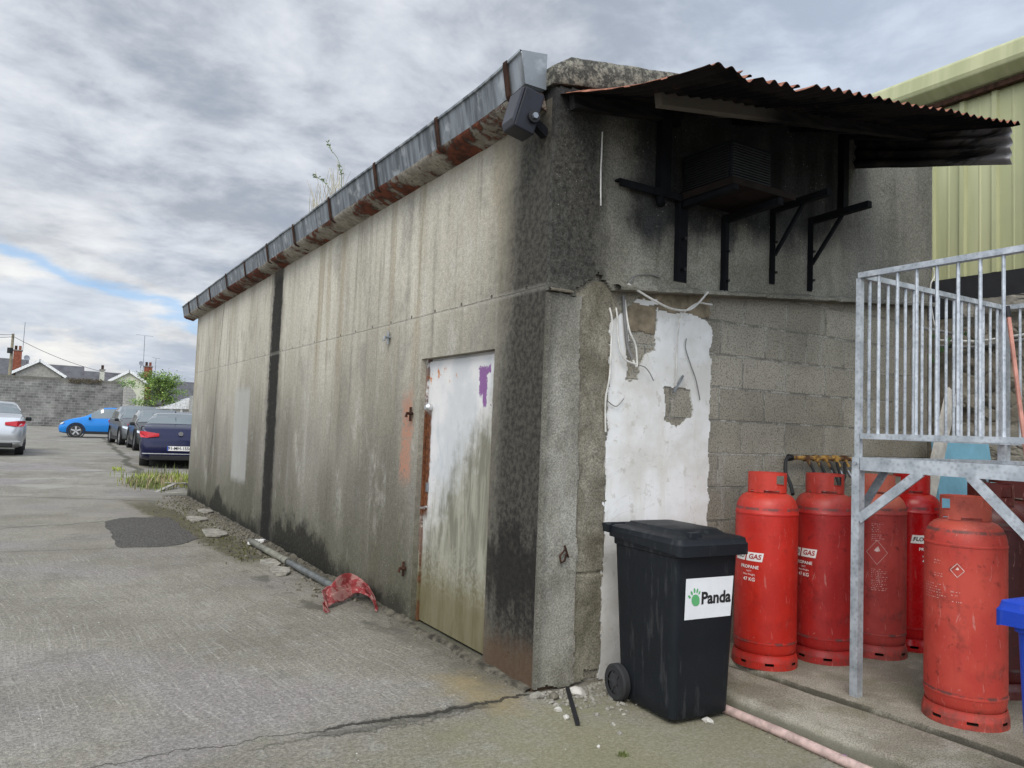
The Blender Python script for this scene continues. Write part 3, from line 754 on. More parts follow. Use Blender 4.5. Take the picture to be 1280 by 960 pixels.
MB().coat(lambda u, v: (.585 < u+fb(v*9, 2.)*.012 < 1.33+fb(v*6, 1.)*.05) and v > (2.12+fb(u*6, 2.)*.01 if u < .85 else 2.27+fb(u*6, 3.)*.02) and v < ledge(u)+.02, .56, 1.4, 2.1, 2.45, .0095, YM, lambda u, v: .008+fb(u*5, v*5, 3.)*.003).build('brown_render', mbr, B, auto=35)
# projecting ragged ledge
def ledgemesh(x0, x1, depth, th, dz=0., sd=0.):
    mb = MB(); n = int((x1-x0)/.03); 
    for i in range(n+1):
        u = x0+(x1-x0)*i/n; L = ledge(max(u, .3))+dz; a = depth*(1+.35*fb(u*5, sd)+.25*fb(u*19, sd)); t = th*(1+.5*fb(u*7, sd+3))
        for q in ((u, .0, L-t*.4), (u, -a, L-t*.3), (u, -a*1.04, L+t*.4), (u, -a*.8, L+t), (u, -.02, L+t*1.3)): mb.v.append(Vector(q))
    for i in range(n):
        for j in range(4): q = i*5+j; mb.f.append((q, q+1, q+6, q+5))
    return mb
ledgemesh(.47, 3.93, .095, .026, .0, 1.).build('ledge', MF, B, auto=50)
ledgemesh(-.0, .16, .055, .012, -.045, 4.).build('broken_ledge', MDSTONE, B, auto=50)
# coping
cp = MB(); n = 90
for i in range(n+1):
    x = -.03 + 3.98*i/n; zb = 3.515 + RS*x + fb(x*3, 5.)*.008 + fb(x*14, 1.)*.004; zt = 3.69 + RS*x + fb(x*2, 3.)*.006 + fb(x*12, 2.)*.004
    if x < .10: zt -= (.10-x)*.5
    yo = -.055 + fb(x*6, 8.)*.006
    for q in ((x, .26, zb), (x, yo+.01, zb), (x, yo, zb+.02), (x, yo-.002, (zb+zt)/2), (x, yo+.002, zt-.015), (x, yo+.02, zt), (x, .26, zt)): cp.v.append(Vector(q))
for i in range(n):
    for j in range(6): q = i*7+j; cp.f.append((q, q+1, q+8, q+7))
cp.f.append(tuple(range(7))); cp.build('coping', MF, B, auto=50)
# gutter
def gz(y):
    return fb(y*.55, 2.)*.012 + .045*max(0, 1-y/.55)**1.4 - .004*min(y, 12)*.3 + (.0 if y > .5 else 0)
gt = MB(); n = 180; y0, y1 = .03, 12.35
for i in range(n+1):
    y = y0+(y1-y0)*i/n; z = gz(y); ox = fb(y*.8, 7.)*.008
    for q in ((-.205+ox, y, 3.645+z), (-.222+ox, y, 3.648+z), (-.222+ox, y, 3.632+z), (-.208+ox, y, 3.628+z), (-.175+ox, y, 3.455+z), (-.03, y, 3.455+z), (-.03, y, 3.60+z)): gt.v.append(Vector(q))
for i in range(n):
    for j in range(6): q = i*7+j; gt.f.append((q, q+1, q+8, q+7))
GU = gt.build('gutter', MGU, B, auto=40, thick=.003)
for yy, nm in ((y0, 0), (y1, 1)):
    z = gz(yy); MB().prism([(-.206, 3.645+z), (-.176, 3.452+z), (-.03, 3.452+z), (-.03, 3.67+z)], .004, 'Y', yy-(.005 if nm == 0 else -.001)).build('end_cap', MGU, GU)
sf = MB()
for i in range(n+1):
    y = y0+.02+(y1-y0-.04)*i/n; z = gz(y)*.7; a = -.19 + fb(y*3, 1.)*.01; e = fb(y*7, 3.)*.008
    for q in ((.0, y, 3.372+e+z*.3), (-.06, y, 3.388+e+z*.5), (-.13, y, 3.408+e+z), (a+.02, y, 3.43+e+z), (a+.012, y, 3.452+z), (-.03, y, 3.452+z)): sf.v.append(Vector(q))
for i in range(n):
    for j in range(5): q = i*6+j; sf.f.append((q, q+1, q+7, q+6))
sf.f.append(tuple(range(6)))
sf.build('soffit', MSO, B, auto=50)
for y in (.19, 1.13, 2.3, 3.48, 4.7, 5.85, 7.06, 8.26, 9.57, 10.7, 11.6):
    z = gz(y); s_ = MB()
    P_ = [(-.205, 3.652+z), (-.226, 3.652+z), (-.2265, 3.628+z), (-.195, 3.445+z), (-.176, 3.424+z), (-.03, 3.382+z*.5), (-.03, 3.39+z*.5), (-.176, 3.43+z), (-.185, 3.45+z), (-.2165, 3.628+z)]
    s_.prism(P_, .045, 'Y', y-.022); s_.build('gutter_strap', MRUST, GU)
# steel hooks on the side wall
for k, (a, b, lab) in enumerate(((488, 422, 'small bent steel hook high on the side wall left of the door'), (516, 517, 'rusty steel hook on the side wall beside the salmon paint'), (507, 710, 'rusty steel hook low on the side wall left of the door'))):
    p = onX(a, b); h_ = MB().tube([p+Vector((.01, 0, .0)), p+Vector((-.05, 0, 0)), p+Vector((-.055, 0, -.03))], .012, 7)
    h_.tube([p+Vector((-.02, 0, .05)), p+Vector((-.02, 0, -.06))], .010, 7); h_.tube([p+Vector((-.02, .04, .0)), p+Vector((-.02, -.03, 0))], .008, 7)
    tag(h_.build('wall_hook', MRUST if k else MGD), lab, 'hook', 'steel hooks on the side wall')

# canopy of burnt corrugated iron
CN = thing('metal_canopy', 'burnt corrugated iron canopy on charred timbers over the end wall', 'canopy', (1.4, -.6, 3.4))
def cz(x, y):
    t = min(1, max(0, -y/1.2)); a = 3.475+.158*x; b = 3.195+.153*x
    z = a*(1-t) + b*t - .02*sin(pi*t)
    fl = max(0, 1-x/.55)*max(0, (t-.35)/.65); z += .025*fl*fl - .045*t
    return z
def torn(x, y):
    if .26 < x < .75 and y < -1.20 + abs(fb(x*6, 2.))*.10: return False
    if x < .03 + max(0, fb(y*5, 4.)*.02): return False
    return True
def sheet_top(name, mat, dz, dy=0.):
    mb = MB(); NX, NY = 380, 26; x0, x1 = .025, 2.845; idx = {}
    def vid(i, j):
        if (i, j) not in idx:
            x = x0+(x1-x0)*i/NX; y = .0 - 1.23*j/NY
            wv = .013*cos(2*pi*x/.088)*(.75+.5*abs(fb(x*2, y*2, 3.)))
            jag = fb(x*11, 1.)*.006 if j == NY else 0
            idx[i, j] = len(mb.v); mb.v.append(Vector((x, y+jag, cz(x, y)+wv+dz+fb(x*1.7, y*2, 8.)*.012)))
        return idx[i, j]
    for i in range(NX):
        for j in range(NY):
            x = x0+(x1-x0)*(i+.5)/NX; y = -1.23*(j+.5)/NY
            if torn(x, y): mb.f.append((vid(i, j), vid(i+1, j), vid(i+1, j+1), vid(i, j+1)))
    return mb.build(name, mat, CN, smooth=True)
sheet_top('corrugated_sheet', MCO, 0.)
sheet_top('rusty_top_face', MRT, .005)
ck = MB(); NZ, NY = 40, 30
for j in range(NY+1):
    t = j/NY; y = -.0-1.17*t; top = cz(2.85, y)-.005; bot = 3.632 - .292*t + fb(y*3, 1.)*.006
    for i in range(NZ+1):
        s_ = i/NZ; z = bot+(top-bot)*s_
        ck.v.append(Vector((2.852 + .016*cos(2*pi*s_*3.4) + fb(y*2, z*3, 2.)*.012, y + (fb(z*9, 1.)*.012 if j == NY else 0), z)))
for j in range(NY):
    for i in range(NZ): q = j*(NZ+1)+i; ck.f.append((q, q+1, q+NZ+2, q+NZ+1))
ck.build('cheek_sheet', MCK, CN, smooth=True, thick=.003)
MB().bar((.07, -.10, 3.405), (.76, -.10, 3.515), .05, .095).build('wall_plate_timber', MCH, CN, bevel=.003)
MB().bar((.27, -.62, 3.30), (2.80, -.62, 3.705), .055, .105).build('purlin_timber', MCH, CN, bevel=.003)
for x in (.9, 1.5, 2.1, 2.7):
    MB().bar((x, -.03, cz(x, 0)-.05), (x, -.60, cz(x, -.60)-.05), .05, .05).build('rafter', MCH, CN)
MB().bx(.79, .87, -.095, -.035, 3.0, 3.55).build('hanger_post', MSOOT, CN)
MB().bx(.72, .95, -.09, -.035, 3.48, 3.53).build('hanger_plate', MSOOT, CN)
MB().bx(2.64, 2.70, -.09, -.037, 3.25, 3.86).build('hanger_post', MSOOT, CN)

# wall brackets
def bracket(x, zb, zt, L, label, brace=True, dx=0., lw_=.026):
    t = thing('wall_bracket', label, 'bracket', (x, -.04, zt), 'black steel brackets on the end wall')
    lg = MB().bx(x-lw_, x+lw_, -.045, -.038, zb, zt).bx(x-lw_, x-lw_+.006, -.085, -.045, zb, zt); lg.build('leg', MSOOT, t)
    MB().bar((x, -.04, zt-.012), (x+dx, -.04-L, zt+.008), .045, .045).build('arm', MSOOT, t)
    if brace: MB().bar((x+.012, -.05, zb+(zt-zb)*.38), (x+.012+dx*.5, -.04-L*.55, zt-.01), .022, .022).build('brace', MSOOT, t)
    for z in (zb+.08, zb+(zt-zb)*.55): MB().tube([(x+.012, -.04, z), (x+.012, -.075, z)], .010, 8).build('bolt', MBLK, t)
    return t
bracket(1.020, 2.475, 2.99, .46, 'black wall bracket leftmost of the four under the tray', False, 0., .055)
bracket(1.425, 2.455, 2.97, .46, 'black wall bracket second from the corner under the tray edge', False, 0., .036)
bracket(1.905, 2.58, 3.125, .46, 'black wall bracket with diagonal brace third from the corner')
bracket(2.318, 2.58, 3.115, .48, 'free black wall bracket with diagonal brace furthest right')
ai = MB().bar((.46, -.06, 3.03), (.98, -.06, 3.03), .05, .012).bar((.46, -.085, 3.01), (.98, -.085, 3.01), .010, .045)
ai.tube([(.80, -.05, 3.02), (.80, -.09, 2.93)], .028, 8)
tag(ai.build('angle_iron', MSOOT), 'short black angle iron fixed across the end wall beside the tray', 'angle iron')
# burnt unit on its tray
U = thing('burnt_cooling_unit', 'soot black burnt cooling unit standing on a tray on wall brackets', 'cooling unit', (1.2, -.3, 3.0))
tr = MB().bx(.985, 1.56, -.50, -.04, 3.012, 3.018).bx(.985, 1.56, -.505, -.50, 3.005, 3.045).bx(.982, .986, -.50, -.04, 3.0, 3.045)
tr.build('tray', simple('brown_tray', (.018, .013, .012), .85, spec=.1), U)
MB().bx(1.00, 1.345, -.475, -.07, 3.02, 3.285).build('casing', MSOOT, U, bevel=.004)
fn = MB()
for i in range(14): fn.bx(1.005+.0, 1.34, -.485, -.476, 3.04+i*.0165, 3.048+i*.0165)
fn.build('front_louvre', MBLK, U)
fn = MB()
for i in range(14): fn.bx(.990, .999, -.46, -.09, 3.04+i*.0165, 3.048+i*.0165)
fn.build('side_louvre', MBLK, U)
MB().lathe([(.09, 0), (.10, .004), (.10, .012), (.09, .016)], 20, (1.44, -.10, 3.14), 'Y').build('fan_ring', MBLK, U)

# floodlight housing by the corner under the gutter
def flood():
    c = Vector((-.155, .06, 3.325)); t = thing('floodlight', 'dark boxy floodlight tilted under the gutter at the corner', 'floodlight', c)
    R = Matrix.Rotation(radians(14), 3, 'Y') @ Matrix.Rotation(radians(4), 3, 'X') @ Matrix.Rotation(radians(-6), 3, 'Z')
    mb = MB().box((0, 0, 0), (.135, .155, .25), taper=(.96, 1.)); b = MB(); b.v = [R@v + c for v in mb.v]; b.f = mb.f
    b.build('housing', simple('dark_plastic', (.016, .017, .023), .5, 0, .15, spec=.25), t, bevel=.008)
    mb = MB().prism([(-.0675, -.12), (-.0675, .12), (-.090, .10), (-.090, -.09)], .15, 'Y', -.075); b = MB(); b.v = [R@v + c for v in mb.v]; b.f = mb.f
    b.build('lens_hood', simple('hood_plastic', (.04, .04, .05), .4, 0, .1, spec=.3), t, bevel=.004)
    q = c + R@Vector((.03, -.083, -.03)); MB().tube([q, q+R@Vector((0, -.016, 0))], .036, 18).build('pivot_disc', MBLK, t, smooth=True)
    MB().tube([q+R@Vector((0, -.016, 0)), q+R@Vector((0, -.034, 0))], .018, 6).build('bolt', MGD, t)
    MB().bar(c+Vector((.05, .0, -.02)), Vector((.0, .06, 3.24)), .05, .05).build('mounting_arm', MSOOT, t)
flood()

# cables on the end wall
def cable(pts, r, mat, label, y=-.03, name='loose_cable', grp='loose cables on the end wall', cat='cable', zfree=0.):
    P3 = []
    for p in pts:
        d = y if len(p) < 3 else p[2]; q = onY(p[0], p[1], d); P3.append(q)
    # smooth
    out = []
    for i in range(len(P3)-1):
        p0, p1, p2, p3 = P3[max(i-1, 0)], P3[i], P3[i+1], P3[min(i+2, len(P3)-1)]
        for k in range(6):
            t = k/6; out.append(.5*((2*p1)+(p2-p0)*t+(2*p0-5*p1+4*p2-p3)*t*t+(3*p1-p0-3*p2+p3)*t**3))
    out.append(P3[-1])
    o = MB().tube(out, r, 6).build(name, mat, smooth=True); tag(o, label, cat, grp); return o
cable([(762, 385, -.015), (765, 400, -.04), (764, 430, -.04), (762, 470, -.035), (757, 500, -.03), (757, 540, -.03)], .006, MWIRE, 'white cable hanging straight down the left edge of the white plaster')
cable([(770, 385, -.015), (772, 400, -.04), (773, 425, -.045), (780, 448, -.05), (797, 456, -.05)], .006, MWIRE, 'white cable curving from a hole down to the wire bundle')
cable([(781, 375, -.02), (786, 410, -.05), (794, 430, -.05), (796, 445, -.05), (796, 458, -.05), (791, 450, -.04)], .006, MWIRE, 'short white cable hooking over at the recess')
cable([(779, 368, -.02), (781, 400, -.03), (784, 430, -.03), (790, 448, -.04)], .010, MGWIRE, 'grey flat cable hanging under the ledge end')
cable([(797, 456, -.05), (806, 459, -.05), (812, 466, -.05), (817, 476, -.04)], .003, MGWIRE, 'frayed thin wire ends on the white plaster')
cable([(785, 355, -.08), (800, 365, -.09), (822, 378, -.09), (840, 386, -.08), (858, 388, -.08), (870, 382, -.10), (885, 365, -.12)], .007, MWIRE, 'thick pale cable draped across the ledge')
cable([(858, 388, -.07), (872, 379, -.09), (884, 380, -.09), (890, 381, -.09)], .006, MWIRE, 'pale cable stub pointing right below the ledge')
cable([(858, 388, -.07), (850, 400, -.05), (847, 425, -.04), (846, 450, -.03), (845, 482, -.03)], .0045, MWIRE, 'thin pale cable hanging over the middle of the white plaster')
cable([(858, 423, -.025), (857, 435, -.025), (863, 455, -.025), (870, 475, -.025), (875, 500, -.025)], .0032, MGWIRE, 'thin grey wire lying on the white plaster right of its middle')
cable([(785, 355, -.05), (795, 345, -.05), (812, 343, -.05), (825, 347, -.05)], .005, MGWIRE, 'dark wire looping above the ledge')
cable([(753, 165, -.05), (752, 195, -.05), (751, 215, -.05), (751, 257, -.055)], .005, MWIRE, 'thin white cable hanging on the black upper wall')
cable([(758, 500, -.03), (770, 508, -.03), (780, 498, -.03)], .003, MGWIRE, 'tiny blue-grey wire sticking out at the plaster edge')
cable([(1164, 330, -.05), (1168, 345, -.05), (1163, 360, -.05), (1168, 405, -.05), (1180, 418, -.06)], .006, MWIRE, 'pale cable dropping down the right end of the block wall')
pv = MB(); p = onY(848, 480, -.03)
pv.box(p, (.012, .012, .14), Matrix.Rotation(radians(35), 3, 'Y')); tag(pv.build('metal_clip', MGD), 'bent grey metal strip over the square hole in the plaster', 'metal strip')
rf = MB(); a = onY(704, 690, -.035)
rf.tube([a+Vector((0, -.01, .04)), a+Vector((.012, -.02, 0)), a+Vector((.0, -.015, -.05)), a+Vector((-.02, -.01, -.06)), a+Vector((-.03, -.01, -.02)), a+Vector((.0, -.02, .02)), a+Vector((.03, -.012, -.03))], .006, 6)
tag(rf.build('rusty_wire_loop', MRUST, smooth=True), 'rusty wire loop sticking out of the corner render', 'wire')

# rusty gas manifold with hoses
MN = thing('gas_manifold', 'rusty gas manifold pipe on the block wall above the bottles', 'manifold', onY(1020, 573, -.06))
a, b = onY(990, 572, -.06), onY(1066, 574, -.06)
mrp = M('rusty_yellow_pipe'); P_ = mrp.pos()[0]; n_ = mrp.noise(P_, 12, 4, .6); MRY = mrp.done(mrp.mix(mrp.sm(n_, .42, .58), (.10, .045, .02), (.45, .26, .06)), .7, n_, .003)
MB().tube([a, b, b+Vector((1.3, 0, 0))], .016, 10).build('pipe', MRY, MN, smooth=True)
for px_ in (1008, 1020, 1032, 1044, 1055):
    q = onY(px_, 573, -.06); MB().box(q, (.03, .04, .045)).tube([q, q+Vector((.03, -.02, -.06))], .011, 8).build('valve', MRY, MN)
MB().tube([a+Vector((-.035, 0, 0)), a], [.026, .022], 10).build('end_valve', MBLK, MN)
def hose(pts, r=.011):
    P3 = [Vector(p) for p in pts]; out = []
    for i in range(len(P3)-1):
        p0, p1, p2, p3 = P3[max(i-1, 0)], P3[i], P3[i+1], P3[min(i+2, len(P3)-1)]
        for k in range(7):
            t = k/7; out.append(.5*((2*p1)+(p2-p0)*t+(2*p0-5*p1+4*p2-p3)*t*t+(3*p1-p0-3*p2+p3)*t**3))
    return MB().tube(out+[P3[-1]], r, 8)
hose([onY(990, 572, -.06), onY(983, 574, -.10), onY(982, 590, -.14), onY(988, 605, -.2), onY(991, 618, -.25)], .013).build('hose', MRUB, MN, smooth=True)
for x0_, y0_, x1_, y1_ in ((1012, 582, 1018, 600), (1024, 582, 1031, 598), (1036, 582, 1050, 612), (1046, 582, 1052, 622), (1056, 582, 1049, 612)):
    hose([onY(x0_, y0_-4, -.07), onY((x0_+x1_)/2+3, (y0_+y1_)/2, -.12), onY(x1_, y1_, -.2), onY(x1_+4, y1_+8, -.22)], .011).build('hose', MRUB, MN, smooth=True)
    q = onY(x0_+3, y0_+6, -.08); MB().tube([q, q+Vector((.02, -.02, -.05))], .013, 8).build('hose_ferrule', MCHROME, MN)

# ------------------------------------------------------------------ gas bottles
PRT = [(4, .5), (5, .35), (6, .6), (4, .45), (3, .3)]
def bottle(c, mat, label, yawpx=0., kind='', h=1.21, r=.188, zs=.975, collar_rot=0.):
    c = Vector(c); t = thing('gas_bottle', label, 'gas bottle', c, 'tall red gas bottles on the slab')
    T = Matrix.Translation(c) @ Matrix.Diagonal((1, 1, zs, 1))
    k = h/1.22
    prof = [(r*.90, .078), (r*.955, .09), (r*.985, .115), (r, .15), (r+.0025, .152), (r+.0025, .160), (r, .162), (r, .55), (r, .948), (r+.0028, .950), (r+.0028, .959), (r, .962), (r*.99, .985), (r*.955, 1.015), (r*.885, 1.045), (r*.78, 1.068), (r*.62, 1.084), (.06, 1.092), (.03, 1.095)]
    MB().lathe([(a, b*k) for a, b in prof], 56).build('body', mat, t, smooth=True, xf=T)
    def ring(name, rr, z0, z1, mask, th, flare=0.):
        n = 96
        mb = MB().coat(mask, 0, 2*pi, z0*k, z1*k, 2*pi/n if False else .0095, lambda u, v, d: ((rr(v)+d)*cos(u+collar_rot), (rr(v)+d)*sin(u+collar_rot), v), lambda u, v: th) if False else MB()
        NU, NV = 96, 16; idx = {}
        def vid(i, j, s):
            key = (i % NU, j, s)
            if key not in idx:
                u = 2*pi*(i % NU)/NU + collar_rot; v = (z0+(z1-z0)*j/NV)*k; q = rr(v)+(th if s else 0)
                idx[key] = len(mb.v); mb.v.append(Vector((q*cos(u), q*sin(u), v)))
            return idx[key]
        on = lambda i, j: 0 <= j < NV and mask(2*pi*((i % NU)+.5)/NU, z0+(z1-z0)*(j+.5)/NV)
        for i in range(NU):
            for j in range(NV):
                if not on(i, j): continue
                mb.f.append((vid(i, j, 1), vid(i+1, j, 1), vid(i+1, j+1, 1), vid(i, j+1, 1)))
                mb.f.append((vid(i, j, 0), vid(i, j+1, 0), vid(i+1, j+1, 0), vid(i+1, j, 0)))
                for di, dj, (p, q) in ((-1, 0, ((i, j+1), (i, j))), (1, 0, ((i+1, j), (i+1, j+1))), (0, -1, ((i, j), (i+1, j))), (0, 1, ((i+1, j+1), (i, j+1)))):
                    if not on(i+di, j+dj): mb.f.append((vid(*p, 1), vid(*p, 0), vid(*q, 0), vid(*q, 1)))
        return mb.build(name, mat, t, auto=35, xf=T)
    cam_a = atan2(CAM.y-c.y, CAM.x-c.x)
    def near(u, a, w): 
        d = (u + collar_rot - a + pi) % (2*pi) - pi; return abs(d) < w
    slots = [cam_a + radians(q) for q in (-38, 8, 62, 110, 160, 210, 260)]
    ring('foot_ring', lambda v: r+.004 - .010*max(0, min(1, (v-.045)/.035)), 0.0, .088, lambda u, v: not (.026 < v < .046 and any(near(u, a, .13) for a in slots)), .004)
    ha = cam_a + radians({'l': -52, 'r': 45}[kind[0]]) if kind else cam_a
    rc = .113
    def cm(u, v):
        if 1.138 < v < 1.196 and (near(u, ha, .30) or near(u, 2*cam_a+pi-ha, .33)): return False
        if v < 1.100 and (near(u, cam_a+.25, .42) or near(u, cam_a-.9, .15) or near(u, cam_a+2.5, .5)): return False
        return True
    ring('collar', lambda v: rc, 1.088, 1.215, cm, .004)
    MB().tube([(0, 0, 1.09*k), (0, 0, 1.15*k)], .022, 10).tube([(0, 0, 1.13*k), (.0, -.05, 1.13*k)], .012, 8).build('valve', MCHROME, t, xf=T)
    MB().lathe([(r*.9, .0), (r*.9, .08)], 30).build('foot_shadow_plate', mat, t, xf=Matrix.Translation(c+Vector((0, 0, .03)))) if False else None
    return t, cam_a, r, c
def wrap(t, verts, faces, a0, z0, mat, name, r, c, off=.0016):
    mb = MB(); mb.v = [Vector(((r+off)*cos(a0+v[0]/r)+c.x, (r+off)*sin(a0+v[0]/r)+c.y, c.z+z0+v[1])) for v in verts]; mb.f = faces
    return mb.build(name, mat, t)
def wtext(t, s, size, a0, z0, mat, r, c, bold=0., shear=0., off=.0018, name='printed_text'):
    vs, fs = text_polys(s, size, bold=bold, shear=shear); return wrap(t, vs, fs, a0, z0, mat, name, r, c, off)
def wquad(t, w_, h_, a0, z0, mat, r, c, slant=0., off=.0015, name='badge'):
    vs, fs = [], []; n = 10
    for i in range(n+1):
        x = -w_/2+w_*i/n; vs += [(x-slant/2, -h_/2), (x+slant/2, h_/2)]
    fs = [(2*i, 2*i+2, 2*i+3, 2*i+1) for i in range(n)]
    return wrap(t, vs, fs, a0, z0, mat, name, r, c, off)
def wpoly(t, w_, h_, a0, z0, mat, r, c, lw_=.0025, name='hazard_diamond'):
    vs, fs = [], []; P0 = [(0, h_/2), (w_/2, 0), (0, -h_/2), (-w_/2, 0)]
    for i in range(4):
        a, b = Vector(P0[i]), Vector(P0[(i+1) % 4]); d = (b-a).normalized(); nn = Vector((-d.y, d.x))*lw_/2
        for k in range(4):
            p, q = a.lerp(b, k/4), a.lerp(b, (k+1)/4); o = len(vs); vs += [p-nn, q-nn, q+nn, p+nn]; fs.append((o, o+1, o+2, o+3))
    # flame and figure
    o = len(vs); s = h_*.12; vs += [(-s, h_*.06), (0, h_*.02), (s, h_*.06), (s*.4, h_*.26), (-s*.3, h_*.18)]; fs.append(tuple(range(o, o+5)))
    return wrap(t, vs, fs, a0, z0, mat, name, r, c)
def wlines(t, a0, z0, w_, rows, dz, mat, r, c, seed, name='small_print'):
    rnd = random.Random(seed); vs, fs = [], []; z = 0
    for k in range(rows):
        if rnd.random() < .18 and k: z -= dz*.8
        x = 0; W = w_*rnd.uniform(.55, 1)
        while x < W:
            q = rnd.uniform(.004, .016); 
            for u in range(int(q/.0035)):
                if rnd.random() < .85:
                    o = len(vs); xx = x+u*.0035; hh = rnd.uniform(.0028, .0045)
                    vs += [(xx, z), (xx+.0024, z), (xx+.0024, z+hh), (xx, z+hh)]; fs.append((o, o+1, o+2, o+3))
            x += q+.005
        z -= dz
    return wrap(t, vs, fs, a0, z0, mat, name, r, c)
ZS = .093
def cpos(bx, by, r=.188):
    p = onZ(bx, by, ZS); d = (p-CAM); d.z = 0; d.normalize(); q = p + d*r; q.z = ZS; return q
R1 = mat_red('red_paint_bright', (.41, .015, .009), (.51, .025, .014), .12, .35)
R2 = mat_red('red_paint_brick', (.29, .012, .011), (.38, .022, .018), .15, .6)
R3 = mat_red('red_paint_faded', (.30, .030, .025), (.40, .050, .040), .7, .8, .55)
R4 = mat_red('red_paint_glossy', (.36, .004, .006), (.42, .006, .008), .05, .15, .25)
R5 = mat_red('red_paint_chalky', (.40, .036, .024), (.48, .062, .040), .35, .7, .55)
R6 = mat_red('red_paint_shaded', (.045, .002, .002), (.06, .004, .004), .05, .5)  # red darkened so the paint itself holds the shade under the landing
def brand(t, ca, r, c, dpx, z, sc=1., full=True):
    ag = ca + dpx; af = ag - .46*sc; a = ag - .16*sc
    wquad(t, .068*sc, .046*sc, af, z, MWHT, r, c, .010, name='badge'); wquad(t, .088*sc, .046*sc, ag, z, MWHT, r, c, .010, name='badge')
    wtext(t, 'FLO', .030*sc, af, z, MLINK, r, c, .0008, .2, .0026); wtext(t, 'GAS', .036*sc, ag, z, simple('red_print', (.35, .03, .03), .5), r, c, .0012, .2, .0026)
    wtext(t, 'PROPANE', .024*sc, a, z-.055*sc, MWHT, r, c, .0006); wtext(t, 'NETT', .012*sc, a, z-.077*sc, MWHT, r, c); wtext(t, 'Net Weight', .014*sc, a, z-.094*sc, MWHT, r, c)
    wtext(t, '47 KG', .026*sc, a, z-.120*sc, MWHT, r, c, .0004)
t, ca, r, c = bottle(cpos(955, 838), R1, 'bright red gas bottle nearest the black bin', kind='r')
brand(t, ca, r, c, -.36, .665, 1.15)
t, ca, r, c = bottle(cpos(1028, 831), R2, 'brick red gas bottle second from the black bin', kind='r')
brand(t, ca, r, c, -.50, .675, 1.15)
t, ca, r, c = bottle(cpos(1093, 824), R3, 'faded pinkish red gas bottle behind the steel post with small print', kind='l')
wlines(t, ca-.12, .86, .075, 9, .012, MFADE, r, c, 3); wpoly(t, .125, .155, ca+.05, .68, MFADE, r, c, .002); wlines(t, ca-.12, .57, .10, 12, .012, MFADE, r, c, 4)
t, ca, r, c = bottle(cpos(1138, 815), R4, 'glossy deep red gas bottle in the back between the faded one and the front one', kind='l')
brand(t, ca, r, c, .78, .75, 1.2); wlines(t, ca-.70, .83, .05, 4, .020, MFADE, r, c, 8); wlines(t, ca-.65, .66, .05, 4, .012, MFADE, r, c, 9)
t5 = bottle(cpos(1206, 912), R5, 'chalky orange red gas bottle standing alone in front of the row', kind='l', zs=.935)
t, ca, r, c = t5; ZK = .935
wlines(t, ca-.80, .80, .05, 2, .014, MFADE, r, c, 12); wlines(t, ca-.80, .735, .06, 2, .012, MFADE, r, c, 13); wpoly(t, .062, .068, ca-.18, .765, MFADE, r, c, .003); wlines(t, ca-1.15, .68, .13, 6, .0135, MFADE, r, c, 14); wlines(t, ca-.32, .655, .05, 3, .017, MFADE, r, c, 17)
wtext(t, 'FLO', .030, ca+.05, 1.085, simple('embossed_red', (.40, .07, .045), .6), .118, c, .0004, 0, .0012, 'embossed_letters')
bottle(cpos(1238, 872), R6, 'red gas bottle with shade painted in behind the front one', kind='r')
bottle(cpos(1262, 838), R6, 'red gas bottle with shade painted in furthest back under the landing', kind='l')

# ------------------------------------------------------------------ galvanised landing with railing
L = thing('steel_landing', 'galvanised steel landing with railing over the gas bottles', 'landing', (1.43, -1.05, .09))
X0, Y0, X1, Y1 = 1.432, -1.05, 3.01, -3.2
ZB, ZR, ZT = 1.36, 1.513, 2.417
MB().bar((X0, Y0, ZS-.02), (X0, Y0, ZB+.036), .050, .046, (0, 1, 0)).build('post', MGV, L)
MB().bar((X0, Y0, ZB+.03), (X0, Y0, ZT-.015), .030, .030, (0, 1, 0)).build('rail_post', MGV, L)
for (x, y) in ((X1, Y0), (X0, -2.17), (X1, -2.17), (X0, Y1), (X1, Y1)):
    MB().bar((x, y, ZS-.02), (x, y, ZT-.015 if x == X1 else ZB), .055, .055, (0, 1, 0)).build('post', MGV, L)
MB().bar((X0, Y0, ZT), (X0, Y1, ZT), .045, .03).build('top_rail', MGV, L)
MB().bar((X0+.0225, Y0, ZT-.003), (X1, Y0, ZT-.003), .045, .03).build('top_rail', MGV, L)
MB().bar((X1, Y0, ZT), (X1, Y1, ZT), .045, .03).build('top_rail', MGV, L)
MB().bar((X0, Y0-.0225, ZR), (X0, Y1, ZR), .04, .03).build('bottom_rail', MGV, L)
MB().bar((X0+.0225, Y0, ZR-.0), (X1, Y0, ZR), .04, .03).build('bottom_rail', MGV, L)
MB().bar((X1, Y0-.0225, ZR), (X1, Y1, ZR), .04, .03).build('bottom_rail', MGV, L)
for a, b in (((X0, Y0-.0275, ZB), (X0, Y1, ZB)), ((X0+.0275, Y0, ZB), (X1-.0275, Y0, ZB)), ((X1, Y0-.0275, ZB), (X1, Y1, ZB)), ((X0+.03, -2.17, ZB), (X1-.03, -2.17, ZB))):
    MB().bar(a, b, .05, .072).build('beam', MGV, L)
y = Y0-.115
while y > Y1: MB().tube([(X0, y, ZR), (X0, y, ZT)], .0092, 8).build('baluster', MGV, L, smooth=True); y -= .107
x = X0+.09
while x < X1-.05: MB().tube([(x, Y0, ZR), (x, Y0, ZT)], .0095, 8).build('baluster', MGV, L, smooth=True); x += .0875
y = Y0-.10
while y > -2.1: MB().tube([(X1, y, ZR), (X1, y, ZT)], .0095, 8).build('baluster', MGV, L, smooth=True); y -= .11
MB().bar((X0-.02, Y0-.02, 1.055), (X0-.02, -1.42, 1.335), .012, .05).build('brace', MGV, L)
